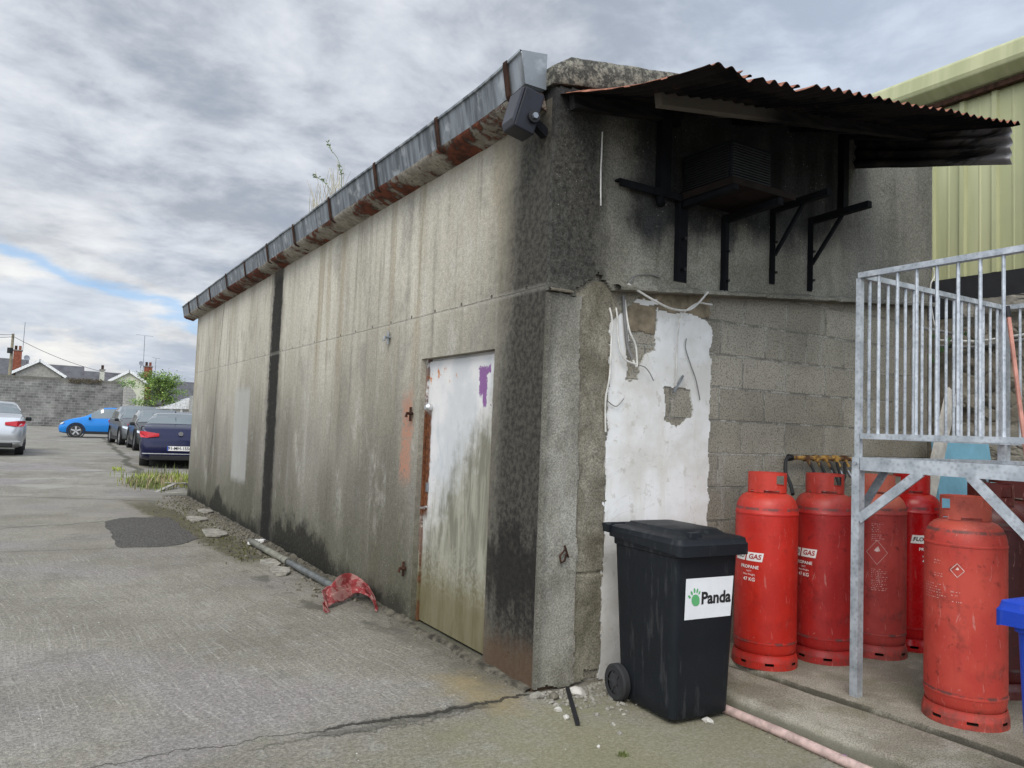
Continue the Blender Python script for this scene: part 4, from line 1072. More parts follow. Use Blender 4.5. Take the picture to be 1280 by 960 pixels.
MB().bar((X0-.02, -1.66, 1.335), (X0-.02, -2.15, .85), .012, .05).build('brace', MGV, L)
MB().bar((X0+.03, Y0+.02, 1.07), (X0+.30, Y0+.02, 1.335), .05, .012).build('brace', MGD, L)  # darker steel on this brace and the next paints in their shade
MB().bar((X1-.03, Y0+.02, 1.07), (X1-.30, Y0+.02, 1.335), .05, .012).build('brace', MGD, L)
gr = MB()
for i in range(46): gr.bx(X0+.03, X1-.03, Y1+.05+i*.03-.002, Y1+.05+i*.03+.003, ZB+.008, ZB+.035)
gr.build('floor_grating', MGD, L)
for p in ((X0-.029, Y0, ZB), (X0-.0, Y0-.03, ZR+.0)): MB().tube([Vector(p)+Vector((0, -.0, 0)), Vector(p)+Vector((-.014, -.004, 0))], .011, 6).build('bolt', MGD, L)
# things near the landing
BP = thing('blue_panel', 'light blue painted panel leaning behind the landing', 'panel', (3.9, -.2, .1))
mbl = simple('light_blue_paint', (.17, .37, .48), .55, 0, .12, 5)
MB().add([(3.62, -.33, ZS), (4.62, -.33, ZS), (4.62, -.12, 1.53), (3.78, -.12, 1.535), (3.62, -.36, ZS), (4.62, -.36, ZS), (4.62, -.15, 1.53), (3.78, -.15, 1.535)], [(0, 1, 2, 3), (7, 6, 5, 4), (0, 4, 5, 1), (1, 5, 6, 2), (2, 6, 7, 3), (3, 7, 4, 0)]).build('panel_face', mbl, BP)
MB().bar((3.70, -.365, 1.285), (4.6, -.365, 1.265), .03, .05).build('black_rail', MBLK, BP)
pk = MB(); a, b = onY(1190, 490, -.42), onY(1150, 680, -.55); b2 = b + (b-a).normalized()*.9
b2.z = ZS
pk.bar(b2, a, .125, .025, (0, -1, .1)); o = pk.build('timber_plank', simple('whitewashed_timber', (.50, .47, .42), .8, 0, .25, 10, .004)); tag(o, 'pale weathered plank leaning in the corner beside the blue panel', 'plank')
pp = MB(); a, b = onX(1261, 397, 2.95), onX(1281, 555, 2.80); pp.tube([a, b, b+(b-a)*.9], .014, 8); o = pp.build('pink_pole', simple('pink_paint', (.48, .22, .17), .6)); 
PT = tag(o, 'pink broom pole leaning on the far railing corner', 'pole'); pa = MB().tube([a + (a-b).normalized()*.08, a], .016, 8).build('black_tip', MBLK); pa.parent = o
# dark bits under the landing
bt = MB().box((2.75, -2.05, ZB+.09), (.5, .5, .09)); bt.build('red_crate', simple('dark_red', (.20, .03, .03), .7), tag(thing('red_tray', 'dark red shallow tray lying on the landing', 'tray', (2.75, -2.05, ZB+.05)), None))

# ------------------------------------------------------------------ rubble wall and green clad building to the right
def rubblewall():
    mb = MB(); y0, y1, z0, z1, n, k = -6., .30, -.05, 2.86, 220, 110
    # stones: cheap cellular relief
    pts = [(random.uniform(y0, y1), random.uniform(z0, z1), random.uniform(-.045, .03)) for _ in range(520)]
    gridc = {}
    for p in pts: gridc.setdefault((int(p[0]//.4), int(p[1]//.4)), []).append(p)
    for i in range(n+1):
        for j in range(k+1):
            y = y0+(y1-y0)*i/n; z = z0+(z1-z0)*j/k; wy, wz = y+fb(y*4, z*4)*.05, z+fb(y*4, z*4, 5.)*.05
            best = []
            for a in (-1, 0, 1):
                for b in (-1, 0, 1):
                    for p in gridc.get((int(wy//.4)+a, int(wz//.4)+b), ()): best.append((((p[0]-wy)*.75)**2+((p[1]-wz)*1.35)**2, p[2]))
            best.sort(); d = sqrt(best[1][0])-sqrt(best[0][0]) if len(best) > 1 else .1
            off = best[0][1]*min(1, d/.03) if best else 0
            if z > 2.70: off = off*.3 - .05
            if z < 1.65: off = off*.4 - .03
            mb.v.append(Vector((5.0 + off + fb(y*9, z*9, 2.)*.012, y, z + (fb(y*3, 1.)*.035 if j == k else 0))))
    for i in range(n):
        for j in range(k): q = i*(k+1)+j; mb.f.append((q, q+1, q+k+2, q+k+1))
    t = thing('rubble_wall', 'old rubble stone wall behind the landing railing', 'wall', (5, -2, 0))
    mb.build('stone_face', MRU, t, auto=60)
    MB().bx(5.08, 5.5, y0, y1, -.05, 2.80).build('wall_core', MDSTONE, t)
    MB().bx(5.03, 5.5, .32, 4.0, -.05, 2.72).build('return_wall', MDSTONE, t)
rubblewall()
cb1 = [(5-.07, .45-.35*i, 2.50-.02*sin(i*1.3) - .02*(i == 1)) for i in range(12)]
tag(MB().tube(cb1, .012, 7).build('service_cable', MWIRE, smooth=True), 'long white cable clipped along the rubble wall', 'cable')
tag(MB().tube([(q[0], q[1]+.05, q[2]-.05) for q in cb1], .017, 7).build('service_cable', MGWIRE, smooth=True), 'thick dark cable running just below the white one on the rubble wall', 'cable')
tag(hose([(4.93, .35, 2.43), (4.2, -.07, 2.44), (3.6, -.05, 2.45)], .013).build('service_cable', MGWIRE, smooth=True), 'dark cable crossing from the rubble wall to the block wall', 'cable')
GB = thing('green_shed', 'pale green metal clad shed with overhanging eaves behind the rubble wall', 'shed', (5.2, -1, 2.8))
def cladprof():
    pts = []; y = -6.0
    while y < 6:
        for dy, dx in ((0, 0), (.012, -.032), (.055, -.032), (.067, 0), (.165, 0), (.171, -.006), (.185, -.006), (.191, 0)): pts.append((y+dy, dx))
        y += .30
    return pts
cp_ = cladprof(); mb = MB(); 
for (y, dx) in cp_: mb.v += [Vector((5.12+dx, y, 3.13)), Vector((5.12+dx, y, 5.02))]
for i in range(len(cp_)-1): mb.f.append((2*i, 2*i+2, 2*i+3, 2*i+1))
mb.build('cladding', MGR, GB)
MB().bx(5.16, 9, -6, 6, 2.7, 5.0).build('shed_core', MDARK, GB)
MB().bx(5.09, 5.16, -6, 6, 2.74, 3.128).build('dark_skirting', simple('black_skirting', (.012, .012, .014), .7), GB)
ev = MB(); prof = [(5.10, 4.93), (5.02, 4.95), (4.90, 5.02), (4.885, 5.06), (4.90, 5.20), (4.94, 5.235), (5.10, 5.29), (9.0, 5.9), (9.0, 5.0)]
ev.prism(prof, 12, 'Y', -6); ev.build('eaves_and_roof', MGR, GB, bevel=.01)
MB().bx(5.03, 5.10, -6, 6, 4.88, 4.93).build('eaves_shadow_gap', MRUST, GB)
pv = MB()
for k in range(26): 
    p = Vector((4.85+random.uniform(-.1, .1), random.uniform(.2, .5), 2.35+random.uniform(-.1, .22)))
    a = random.uniform(0, 6.28); s = random.uniform(.02, .04); pv.add([p, p+Vector((s*cos(a), s*sin(a), s*.6)), p+Vector((0, 0, s*1.6)), p+Vector((-s*cos(a), -s*sin(a), s*.7))], [(0, 1, 2, 3)])
MLEAF = simple('ivy_leaf', (.035, .075, .02), .6, 0, .5, 30); MB2 = pv.build('ivy', MLEAF); tag(MB2, 'small dark ivy plant in the gap beside the block wall', 'plant')

# ------------------------------------------------------------------ wheelie bins
def wheelie(base, rot, mat, label, sticker=False):
    t = thing('wheelie_bin', label, 'wheelie bin', base); T = Matrix.Translation(Vector(base)) @ Matrix.Rotation(rot, 4, 'Z')
    # local: x right across the front, -y the front, z up ; origin on the ground below the front left corner
    W0, W1, Dp0, Dp1, Hh = .385, .44, .45, .545, .915
    def sec(z):
        s = z/Hh; w_ = W0+(W1-W0)*s; d_ = Dp0+(Dp1-Dp0)*s; cx = W0/2; yf = -.012*s - .02*s; return cx-w_/2, cx+w_/2, yf, yf+d_
    mb = MB(); rr = .04; k = 0; rings = []
    zs = [.02, .035, .10, .55, .555, .56, .85, .855, Hh]
    for z in zs:
        x0, x1, ya, yb = sec(z); e = .0
        if z == .02: e = -.012
        if z >= .855: e = .008
        x0 -= e; x1 += e; ya -= e; yb += e; ring = []
        for cxx, cyy, a0 in ((x0+rr, ya+rr, pi), (x1-rr, ya+rr, 1.5*pi), (x1-rr, yb-rr, 0), (x0+rr, yb-rr, .5*pi)):
            for q in range(5): a = a0+q*pi/8; ring.append(Vector((cxx+rr*cos(a), cyy+rr*sin(a), z)))
        rings.append(ring)
    n = 20
    for r_ in rings: mb.v += r_
    for i in range(len(rings)-1):
        for j in range(n): a, b = i*n+j, i*n+(j+1) % n; mb.f.append((a, b, b+n, a+n))
    mb.f.append(tuple(range(n))[::-1]); mb.f.append(tuple((len(rings)-1)*n+j for j in range(n)))
    mb.build('body', mat, t, auto=40, xf=T)
    x0, x1, ya, yb = sec(Hh)
    # lid: shallow cap with hanging lips, raised centre and front grips
    lx0, lx1, ly0, ly1 = x0-.022, x1+.028, ya-.050, yb+.03
    def rrect(x0, x1, y0, y1, r, z, zf=None):
        o = []
        for cxx, cyy, a0 in ((x0+r, y0+r, pi), (x1-r, y0+r, 1.5*pi), (x1-r, y1-r, 0), (x0+r, y1-r, .5*pi)):
            for q in range(5):
                a = a0+q*pi/8; yy = cyy+r*sin(a); f_ = 0 if zf is None else zf*max(0, 1-(yy-y0)/.11)
                o.append(Vector((cxx+r*cos(a), yy, z-f_)))
        return o
    R_ = [rrect(lx0+.012, lx1-.012, ly0+.012, ly1-.012, .03, Hh-.02, .03), rrect(lx0, lx1, ly0, ly1, .035, Hh-.022, .03), rrect(lx0, lx1, ly0, ly1, .035, Hh+.012, .008), rrect(lx0+.006, lx1-.006, ly0+.006, ly1, .035, Hh+.018, .006),
          rrect(lx0+.010, lx1-.010, ly0+.012, ly1-.006, .035, Hh+.034), rrect(lx0+.025, lx1-.025, ly0+.03, ly1-.015, .03, Hh+.040), rrect(lx0+.07, lx1-.07, ly0+.10, ly1-.05, .03, Hh+.046), rrect(lx0+.095, lx1-.095, ly0+.135, ly1-.075, .03, Hh+.068)]
    lb = MB()
    for r_ in R_: lb.v += r_
    for i in range(len(R_)-1):
        for j in range(n): a, b = i*n+j, i*n+(j+1) % n; lb.f.append((a, b, b+n, a+n))
    lb.f.append(tuple(range(n))[::-1]); lb.f.append(tuple((len(R_)-1)*n+j for j in range(n)))
    lid = lb.build('lid', mat, t, auto=35, xf=T)
    MB().box(((lx0+lx1)/2-.10, ly0+.055, Hh+.050), (.085, .04, .03), taper=(.8, .8)).build('lid_grip', mat, lid, bevel=.005, xf=T)
    hb = MB().tube([(x0-.03, yb+.055, Hh+.035), (x1+.03, yb+.055, Hh+.035)], .013, 12)
    for x in (x0-.02, x0+.12, x1-.12, x1+.02): hb.box((x, yb+.03, Hh+.02), (.022, .06, .045))
    hb.build('handle_bar', mat, t, auto=40, xf=T)
    wb = MB().tube([(x0-.01, yb-.05, .10), (x1+.01, yb-.05, .10)], .011, 8); wb.build('axle', MBLK, t, xf=T)
    for x, sg in ((W0/2-W0/2-.028, -1), (W0+.028, 1)):
        wr = MB().lathe([(.062, -.022), (.09, -.024), (.10, -.016), (.10, .016), (.09, .024), (.062, .022)], 28, (x, Dp0-.02, .10), 'X', False); wh = wr.build('wheel', MRUB, t, auto=40, xf=T)
        hu = MB().lathe([(.065, -.012), (.065, .012)], 24, (x, Dp0-.02, .10), 'X').lathe([(.022, -.020), (.022, .020)], 14, (x, Dp0-.02, .10), 'X')
        for q in range(6): a = q*pi/3; hu.box((x, Dp0-.02+.042*cos(a), .10+.042*sin(a)), (.034, .012, .05), Matrix.Rotation(a+pi/2, 3, 'X'))
        hu.build('rim', simple('grey_black_hub', (.03, .03, .032), .6), wh, xf=T)
    if sticker:
        sx0, sx1, sz0, sz1 = .048, .372, .535, .745
        def sy(z): return -.032*z/Hh - .001
        T2 = T
        MB().add([(sx0, sy(sz0)-.003, sz0), (sx1-.01, sy(sz0)-.003, sz0), (sx1, sy(sz1)-.003, sz1), (sx0, sy(sz1)-.003, sz1)], [(0, 1, 2, 3)]).build('sticker', simple('white_sticker', (.72, .73, .74), .45, 0, .04), t, xf=T2)
        vs, fs = text_polys('Panda', .086, bold=.003)
        q = MB(); q.v = [Vector((sx0+.207+v.x, sy(.64+v.y)-.0045, .637+v.y)) for v in vs]; q.f = fs; q.build('sticker_text', MLINK, t, xf=T2)
        pg = MB()
        def el(cx, cz, a, b, rot=0., n=20, dy=0.):
            o = len(pg.v)
            for i in range(n):
                x, z = a*cos(2*pi*i/n), b*sin(2*pi*i/n); pg.v.append(Vector((sx0+cx+x*cos(rot)-z*sin(rot), sy(.535+cz)-.0045-dy, .535+cz+x*sin(rot)+z*cos(rot))))
            pg.f.append(tuple(range(o, o+n)))
        el(.068, .098, .027, .030, .4); el(.076, .085, .019, .016, dy=.0004)
        el(.026, .118, .006, .011, .9); el(.040, .136, .006, .012, .45); el(.058, .148, .006, .013, .1); el(.077, .146, .006, .012, -.2); el(.092, .135, .005, .010, -.5)
        pg.build('paw_logo', simple('green_print', (.10, .36, .14), .5, 0, .05), t, xf=T2)
    return t
bb = onZ(838, 908); rot = atan2(-.025, .376)
wheelie((bb.x-.005, bb.y-.012, 0.), rot, mat_bin('black_bin_plastic', (.007, .009, .012)), 'black wheelie bin with a white paw sticker against the end wall', True)
b5 = far(1243, 758, 2.52)
wheelie((b5.x+.50, b5.y-.07, ZS-.08), pi+rot, mat_bin('blue_bin_plastic', (.008, .045, .38)), 'bright blue wheelie bin cut off at the near side of the slab')

# ------------------------------------------------------------------ small things on the ground
def stone(p, s, mat, label=None, seed=0, grp=None, flat=.6):
    bm = bmesh.new(); bmesh.ops.create_icosphere(bm, subdivisions=2, radius=1)
    rnd = random.Random(seed); cuts = [(Vector((rnd.uniform(-1, 1), rnd.uniform(-1, 1), rnd.uniform(-1, 1))).normalized(), rnd.uniform(.55, .85)) for _ in range(9)]
    for v in bm.verts:
        for nn, d in cuts:
            q = v.co.dot(nn)
            if q > d: v.co -= nn*(q-d)
        v.co = Vector((v.co.x*s[0], v.co.y*s[1], v.co.z*s[2])) + Vector((fb(v.co.x*3, v.co.y*3, seed),)*3)*s[0]*.05
    R = Matrix.Rotation(rnd.uniform(0, 6), 3, 'Z')
    mb = MB(); mb.v = [R@v.co + Vector(p)+Vector((0, 0, s[2]*.5)) for v in bm.verts]; mb.f = [tuple(v.index for v in f.verts) for f in bm.faces]; bm.free()
    if label is None: return mb
    o = mb.build('rubble_stone', mat, auto=28); return tag(o, label, 'stone', grp)
G1 = 'loose stones by the wall corner'
MPALE = simple('pale_stone', (.46, .44, .39), .9, 0, .25, 14, .01)
stone(onZ(722, 868), (.06, .04, .028), MPALE, 'pale wedge shaped stone under the corner render', 3, G1)
stone(onZ(698, 889), (.028, .024, .016), MPALE, 'small white stone left of the black stick', 4, G1)
stone(onZ(708, 898), (.026, .02, .015), MPALE, 'small white stone touching the black stick', 5, G1)
stone(onZ(885, 903), (.04, .022, .018), MPALE, 'pale oblong stone in front of the black bin', 6, G1)
stone(onZ(748, 934), (.014, .012, .008), MPALE, 'tiny white pebble on the mossy concrete', 7, G1)
stone(onZ(1028, 938), (.03, .022, .014), MPALE, 'pale stone lying between the pink pipe and the kerb', 9, G1)
stone(onZ(672, 872), (.05, .035, .024), MSTONE, 'broken brown stone at the foot of the dark corner', 10, G1)
stone(onZ(693, 872), (.06, .03, .026), MDSTONE, 'dark broken stone beneath the pilaster', 12, G1)
sk = MB().bar(onZ(709, 864)+Vector((0, 0, .02)), onZ(722, 908)+Vector((0, 0, .012)), .022, .014); tag(sk.build('black_stick', MBLK), 'short black stick lying at the wall corner', 'stick')
p0, p1 = onZ(903, 890), onZ(1065, 962); dd = (p1-p0)
tag(MB().tube([p0+Vector((0, 0, .022)), p0.lerp(p1, .5)+Vector((.006, 0, .024)), p1+Vector((0, 0, .022)), p1+dd*.8+Vector((0, 0, .022))], .024, 12).build('pink_pipe', simple('pink_plastic', (.46, .33, .29), .65, 0, .3, 16), smooth=True), 'dirty pink plastic pipe lying along the kerb', 'pipe')
tag(MB().add([(0, 0, .01), (.03, .01, .018), (.05, .0, .012), (.028, -.014, .006)], [(0, 1, 2, 3)]).build('purple_wrapper', simple('purple_foil', (.28, .11, .30), .5), xf=Matrix.Translation(onZ(1050, 950)), thick=.002), 'small purple wrapper beside the pink pipe', 'wrapper')
# grit along the wall foot near the bin and kerb
def scatter(n, fn, smin, smax, mat, name, label, seed, flat=.5):
    rnd = random.Random(seed); mb = MB()
    for i in range(n):
        p = fn(rnd); s = rnd.uniform(smin, smax)*rnd.uniform(.6, 1); z = terr(p[0], p[1])
        k = MB().box((p[0], p[1], z+s*flat*.35), (s*rnd.uniform(.8, 1.6), s*rnd.uniform(.7, 1.2), s*flat), Matrix.Rotation(rnd.uniform(0, 6), 3, 'Z') @ Matrix.Rotation(rnd.uniform(-.5, .5), 3, 'X') @ Matrix.Rotation(rnd.uniform(-.5, .5), 3, 'Y'), taper=(rnd.uniform(.4, .9), rnd.uniform(.4, .9)))
        mb.add(k.v, k.f)
    return tag(mb.build(name, mat), label, kind='stuff')
scatter(420, lambda r: (r.uniform(-.02, .75), -.04-abs(r.gauss(0, .18))), .006, .03, MSTONE, 'grit', 'crumbled mortar and grit at the foot of the end wall', 1)
scatter(300, lambda r: (.77+r.gauss(0, .02), r.uniform(-2.2, -.4)), .004, .018, MDSTONE, 'gravel', 'fine gravel in the gap between pipe and kerb', 2)
scatter(900, lambda r: (-.04-abs(r.gauss(0, .16))-.02, r.uniform(2.5, 11.9)), .008, .05, MDSTONE, 'rubble', 'crumbled rubble along the foot of the side wall', 3)
scatter(350, lambda r: (-.06-abs(r.gauss(0, .05)), r.uniform(0.1, 2.6)), .004, .014, MDSTONE, 'crumbs', 'mortar crumbs along the door sill', 5)
scatter(260, lambda r: (r.gauss(-1.5, 1.6), r.uniform(-1.6, 5)), .003, .009, MPALE, 'pebbles', 'tiny pebbles strewn over the lane', 4)
# flat broken slabs beside the wall
rnd = random.Random(5)
for k, (a, b, s, lab) in enumerate(((268, 668, .34, 'flat broken slab in the rubble strip nearest the asphalt patch'), (245, 650, .30, 'flat broken slab beyond the asphalt patch'), (350, 716, .20, 'thin grey slab lying beside the long pipe'), (338, 705, .22, 'ragged concrete piece by the far end of the pipe'), (255, 640, .24, 'tilted slab close to the far end of the wall'))):
    p = onZ(a, b); mb = MB(); P_ = [(cos(q*pi/3.5+.3)*s*rnd.uniform(.35, .6), sin(q*pi/3.5+.3)*s*rnd.uniform(.8, 1.3)) for q in range(7)]
    mb.prism(P_, .022, base=.005); tag(mb.build('broken_slab', MSTONE, bevel=.004, xf=Matrix.Translation(p)@Matrix.Rotation(rnd.uniform(-.08, .08), 4, 'Y')), lab, 'slab', 'broken slabs along the side wall')
# pipe and cloth at the wall foot
PL = thing('long_pipe', 'long grey drainpipe in two lengths lying at the foot of the side wall', 'pipe', (-.2, 4.2, 0))
mpi = simple('grey_green_pipe', (.17, .165, .13), .6, 0, .3, 9)
MB().tube([(-.235, 5.72, .05), (-.205, 4.25, .045)], .036, 14, False).build('far_length', mpi, PL, smooth=True, thick=.003)
MB().tube([(-.205, 4.32, .045), (-.155, 2.70, .04)], .033, 14).build('near_length', simple('dark_grey_pipe', (.10, .105, .10), .45, 0, .3, 9), PL, smooth=True)
MB().tube([(-.206, 4.38, .045), (-.204, 4.22, .045)], .040, 14, False).build('pipe_collar', mpi, PL, smooth=True, thick=.004)
wp_ = MB()
for k in range(5): p = onZ(314+k*2, 682-k); wp_.box(p+Vector((rnd.uniform(-.04, .04), rnd.uniform(-.08, .08), .03)), (.05, .07, .03), Matrix.Rotation(k, 3, 'Z'))
tag(wp_.build('crumpled_paper', MWHT), 'crumpled white paper at the end of the long pipe', 'paper')
def cloth():
    # strip of cloth draped over the pipe: left tail, saddle, bunched right part
    mb = MB(); nu, nv = 46, 18
    path = [onZ(410, 766), onX(406, 742, -.42), onX(418, 734, -.33), onX(440, 728, -.12), onX(456, 729, -.05), onX(468, 744, -.06), onX(471, 770, -.09)]
    path = [Vector(p)-Vector((0, 0, .035 if 0 < i_ < 6 else 0)) for i_, p in enumerate(path)]
    for i in range(nu+1):
        t = i/nu*(len(path)-1); k = min(int(t), len(path)-2); f_ = t-k
        p0, p1, p2, p3 = path[max(k-1, 0)], path[k], path[k+1], path[min(k+2, len(path)-1)]
        p = .5*((2*p1)+(p2-p0)*f_+(2*p0-5*p1+4*p2-p3)*f_*f_+(3*p1-p0-3*p2+p3)*f_**3)
        s = i/nu; wd = .07+.09*sin(pi*min(1, s*1.3))
        for j in range(nv+1):
            v = j/nv-.5
            q = p + Vector((-.35, -.9, -.75+.3*s)).normalized()*(v*wd*1.6)
            fo = .020*sin(v*19+s*9)+.016*sin(v*9-s*15) + fb(s*7, v*4, 3.)*.05 + fb(s*16, v*9, 6.)*.014
            q += Vector((-.6, -.2, .75))*fo; q.z = max(q.z, .006+.004*abs(sin(v*14)))
            q.x = min(q.x, -.012)
            mb.v.append(q)
    for i in range(nu):
        for j in range(nv): a = i*(nv+1)+j; mb.f.append((a, a+1, a+nv+2, a+nv+1))
    m = M('red_cloth'); P_ = m.pos()[0]; n1 = m.noise(P_, 9, 4, .6); n2 = m.noise(P_, 26, 4, .6)
    c = m.mix(m.sm(n1, .44, .56), (.25, .040, .042), (.36, .18, .16)); c = m.mix(m.sm(n2, .60, .66)*.8, c, (.42, .26, .23))
    return tag(mb.build('red_cloth', m.done(c, .9, n2, .006), smooth=True, thick=.003, sub=1), 'faded red cloth crumpled over the end of the pipe', 'cloth')
cloth()
# weeds
def blades(n, fn, h0, h1, mat, name, label, seed, wd=.006, lean=.5, kind='stuff', cat=None):
    rnd = random.Random(seed); mb = MB()
    for _ in range(n):
        x, y = fn(rnd); z = terr(x, y)
        a = rnd.uniform(0, 6.28); h = rnd.uniform(h0, h1); l = rnd.uniform(0, lean)*h; w_ = wd*rnd.uniform(.6, 1.3)
        d = Vector((cos(a), sin(a), 0)); s = Vector((-sin(a), cos(a), 0))*w_
        p = Vector((x, y, z)); p1 = p+d*l*.35+Vector((0, 0, h*.6)); p2 = p+d*l+Vector((0, 0, h))
        mb.add([p-s, p+s, p1+s*.8, p1-s*.8, p2], [(0, 1, 2, 3), (3, 2, 4)])
    o = mb.build(name, mat); return tag(o, label, cat, None, kind)
MGRS = simple('yellow_grass', (.24, .28, .055), .7, 0, .5, 3, obj=False); MGRD = simple('dull_weed', (.16, .19, .06), .8, 0, .5, 3, obj=False)
MDRY = simple('dry_stalk', (.34, .27, .17), .8, 0, .4, 5, obj=False)
def gspot(cx, cy, sx, sy): return lambda r: (min(cx+r.gauss(0, sx), .9 if cy > 12 else -.06), cy+r.gauss(0, sy))
q1 = onT(212, 602); q2 = onT(180, 606); q3 = onT(230, 604)
blades(1500, gspot(q1.x, q1.y, .35, .55), .03, .17, MGRS, 'grass', 'yellow green grass tuft at the far end of the building', 1, .010)
blades(1000, gspot(q2.x+.1, q2.y, .16, .4), .03, .16, MGRD, 'weeds', 'dull green weeds at the lane edge before the navy car', 2, .010)
blades(60, gspot(q1.x, q1.y+.6, .5, .3), .15, .40, MGRD, 'tall_weeds', 'thin tall weeds in front of the navy car bumper', 3, .009, .25)
blades(120, gspot(q2.x+.3, q2.y-.2, .3, .3), .1, .32, MDRY, 'dry_weeds', 'dry reddish weeds among the green ones', 7, .010, .6)
pg_ = onT(146, 587); blades(70, gspot(pg_.x, pg_.y, .07, .2), .02, .07, MGRS, 'joint_grass', 'small grass tuft growing in the lane joint', 5, .012)
pg_ = onZ(778, 945); blades(60, lambda r: (pg_.x+r.gauss(0, .012), pg_.y+r.gauss(0, .012)), .01, .025, MGRD, 'moss_tuft', 'tiny green weed growing in the slab before the bin', 8, .003)
blades(800, lambda r: (-.35-.04*(0)+r.gauss(0, .16)-.02, r.uniform(4.5, 11)), .008, .028, simple('moss', (.085, .085, .03), .9, 0, .5, 9, obj=False), 'moss', 'brown green moss strip along the lane edge', 9, .008)
# debris boards
rnd = random.Random(9); q = onT(215, 615)
for k, (a, b, L_, an, lab) in enumerate(((205, 613, .75, .9, 'pale broken board nearest the grass'), (225, 620, .6, -.5, 'pale board leaning at the wall end'), (222, 610, .5, .3, 'grey broken board behind the pale ones'), (232, 613, .45, 1.2, 'short splintered board against the wall corner'))):
    p = onT(a, b); tag(MB().box(p+Vector((0, 0, .04+.03*k)), (L_, .09, .018), Matrix.Rotation(an, 3, 'Z')@Matrix.Rotation(.12*(k-1.5), 3, 'Y')).build('broken_board', MWOODG), lab, 'board', 'broken boards at the wall end')
# gutter plants
def gplant():
    pb = onX(425, 235, -.10); t = thing('gutter_plant', 'wispy weed with dry grass growing out of the gutter', 'plant', (-.1, 3.6, 3.55))
    rnd = random.Random(4); mb = MB(); lv = MB()
    for _ in range(46):
        y = 3.35+rnd.uniform(0, .95); h = rnd.uniform(.22, .50); a = rnd.uniform(-.12, .12); p = Vector((-.12+rnd.uniform(-.04, .04), y, 3.56))
        mb.tube([p, p+Vector((rnd.uniform(-.03, .03), a*.5, h*.6)), p+Vector((rnd.uniform(-.06, .06), a*1.3, h))], [.0035, .003, .0015], 4)
    mb.build('dry_stalks', simple('pale_straw', (.42, .38, .28), .8), t)
    st = MB()
    def stem(P3, r):
        for i in range(len(P3)-1):
            pass
        st.tube(P3, r, 5)
        for i in range(len(P3)-1):
            for f_ in (0, .35, .7):
                if i == 0: continue
                p = P3[i].lerp(P3[i+1], f_)
                for _ in range(3):
                    d = Vector((rnd.uniform(-1, 1), rnd.uniform(-1, 1), rnd.uniform(-.3, .8))).normalized()*rnd.uniform(.025, .045); s = d.cross(Vector((.3, .2, 1))).normalized()*.008
                    lv.add([p, p+d*.5+s, p+d, p+d*.5-s], [(0, 1, 2, 3)])
    X_ = lambda a, b: onX(a, b, -.12)
    stem([X_(427, 235), X_(427, 218), X_(424, 210), X_(425, 205)], .0035)
    st.tube([X_(425, 205), X_(421, 196), X_(416, 190)], .003, 5); stem([X_(416, 191), X_(414, 188), X_(411, 181), X_(409, 177)], .003)
    stem([X_(414, 238), X_(408, 230), X_(401, 225), X_(396, 221), X_(393, 218)], .003)
    st.build('stems', simple('green_stem', (.12, .15, .06), .7), t); lv.build('leaves', simple('light_leaf', (.20, .27, .09), .6), t)
gplant()

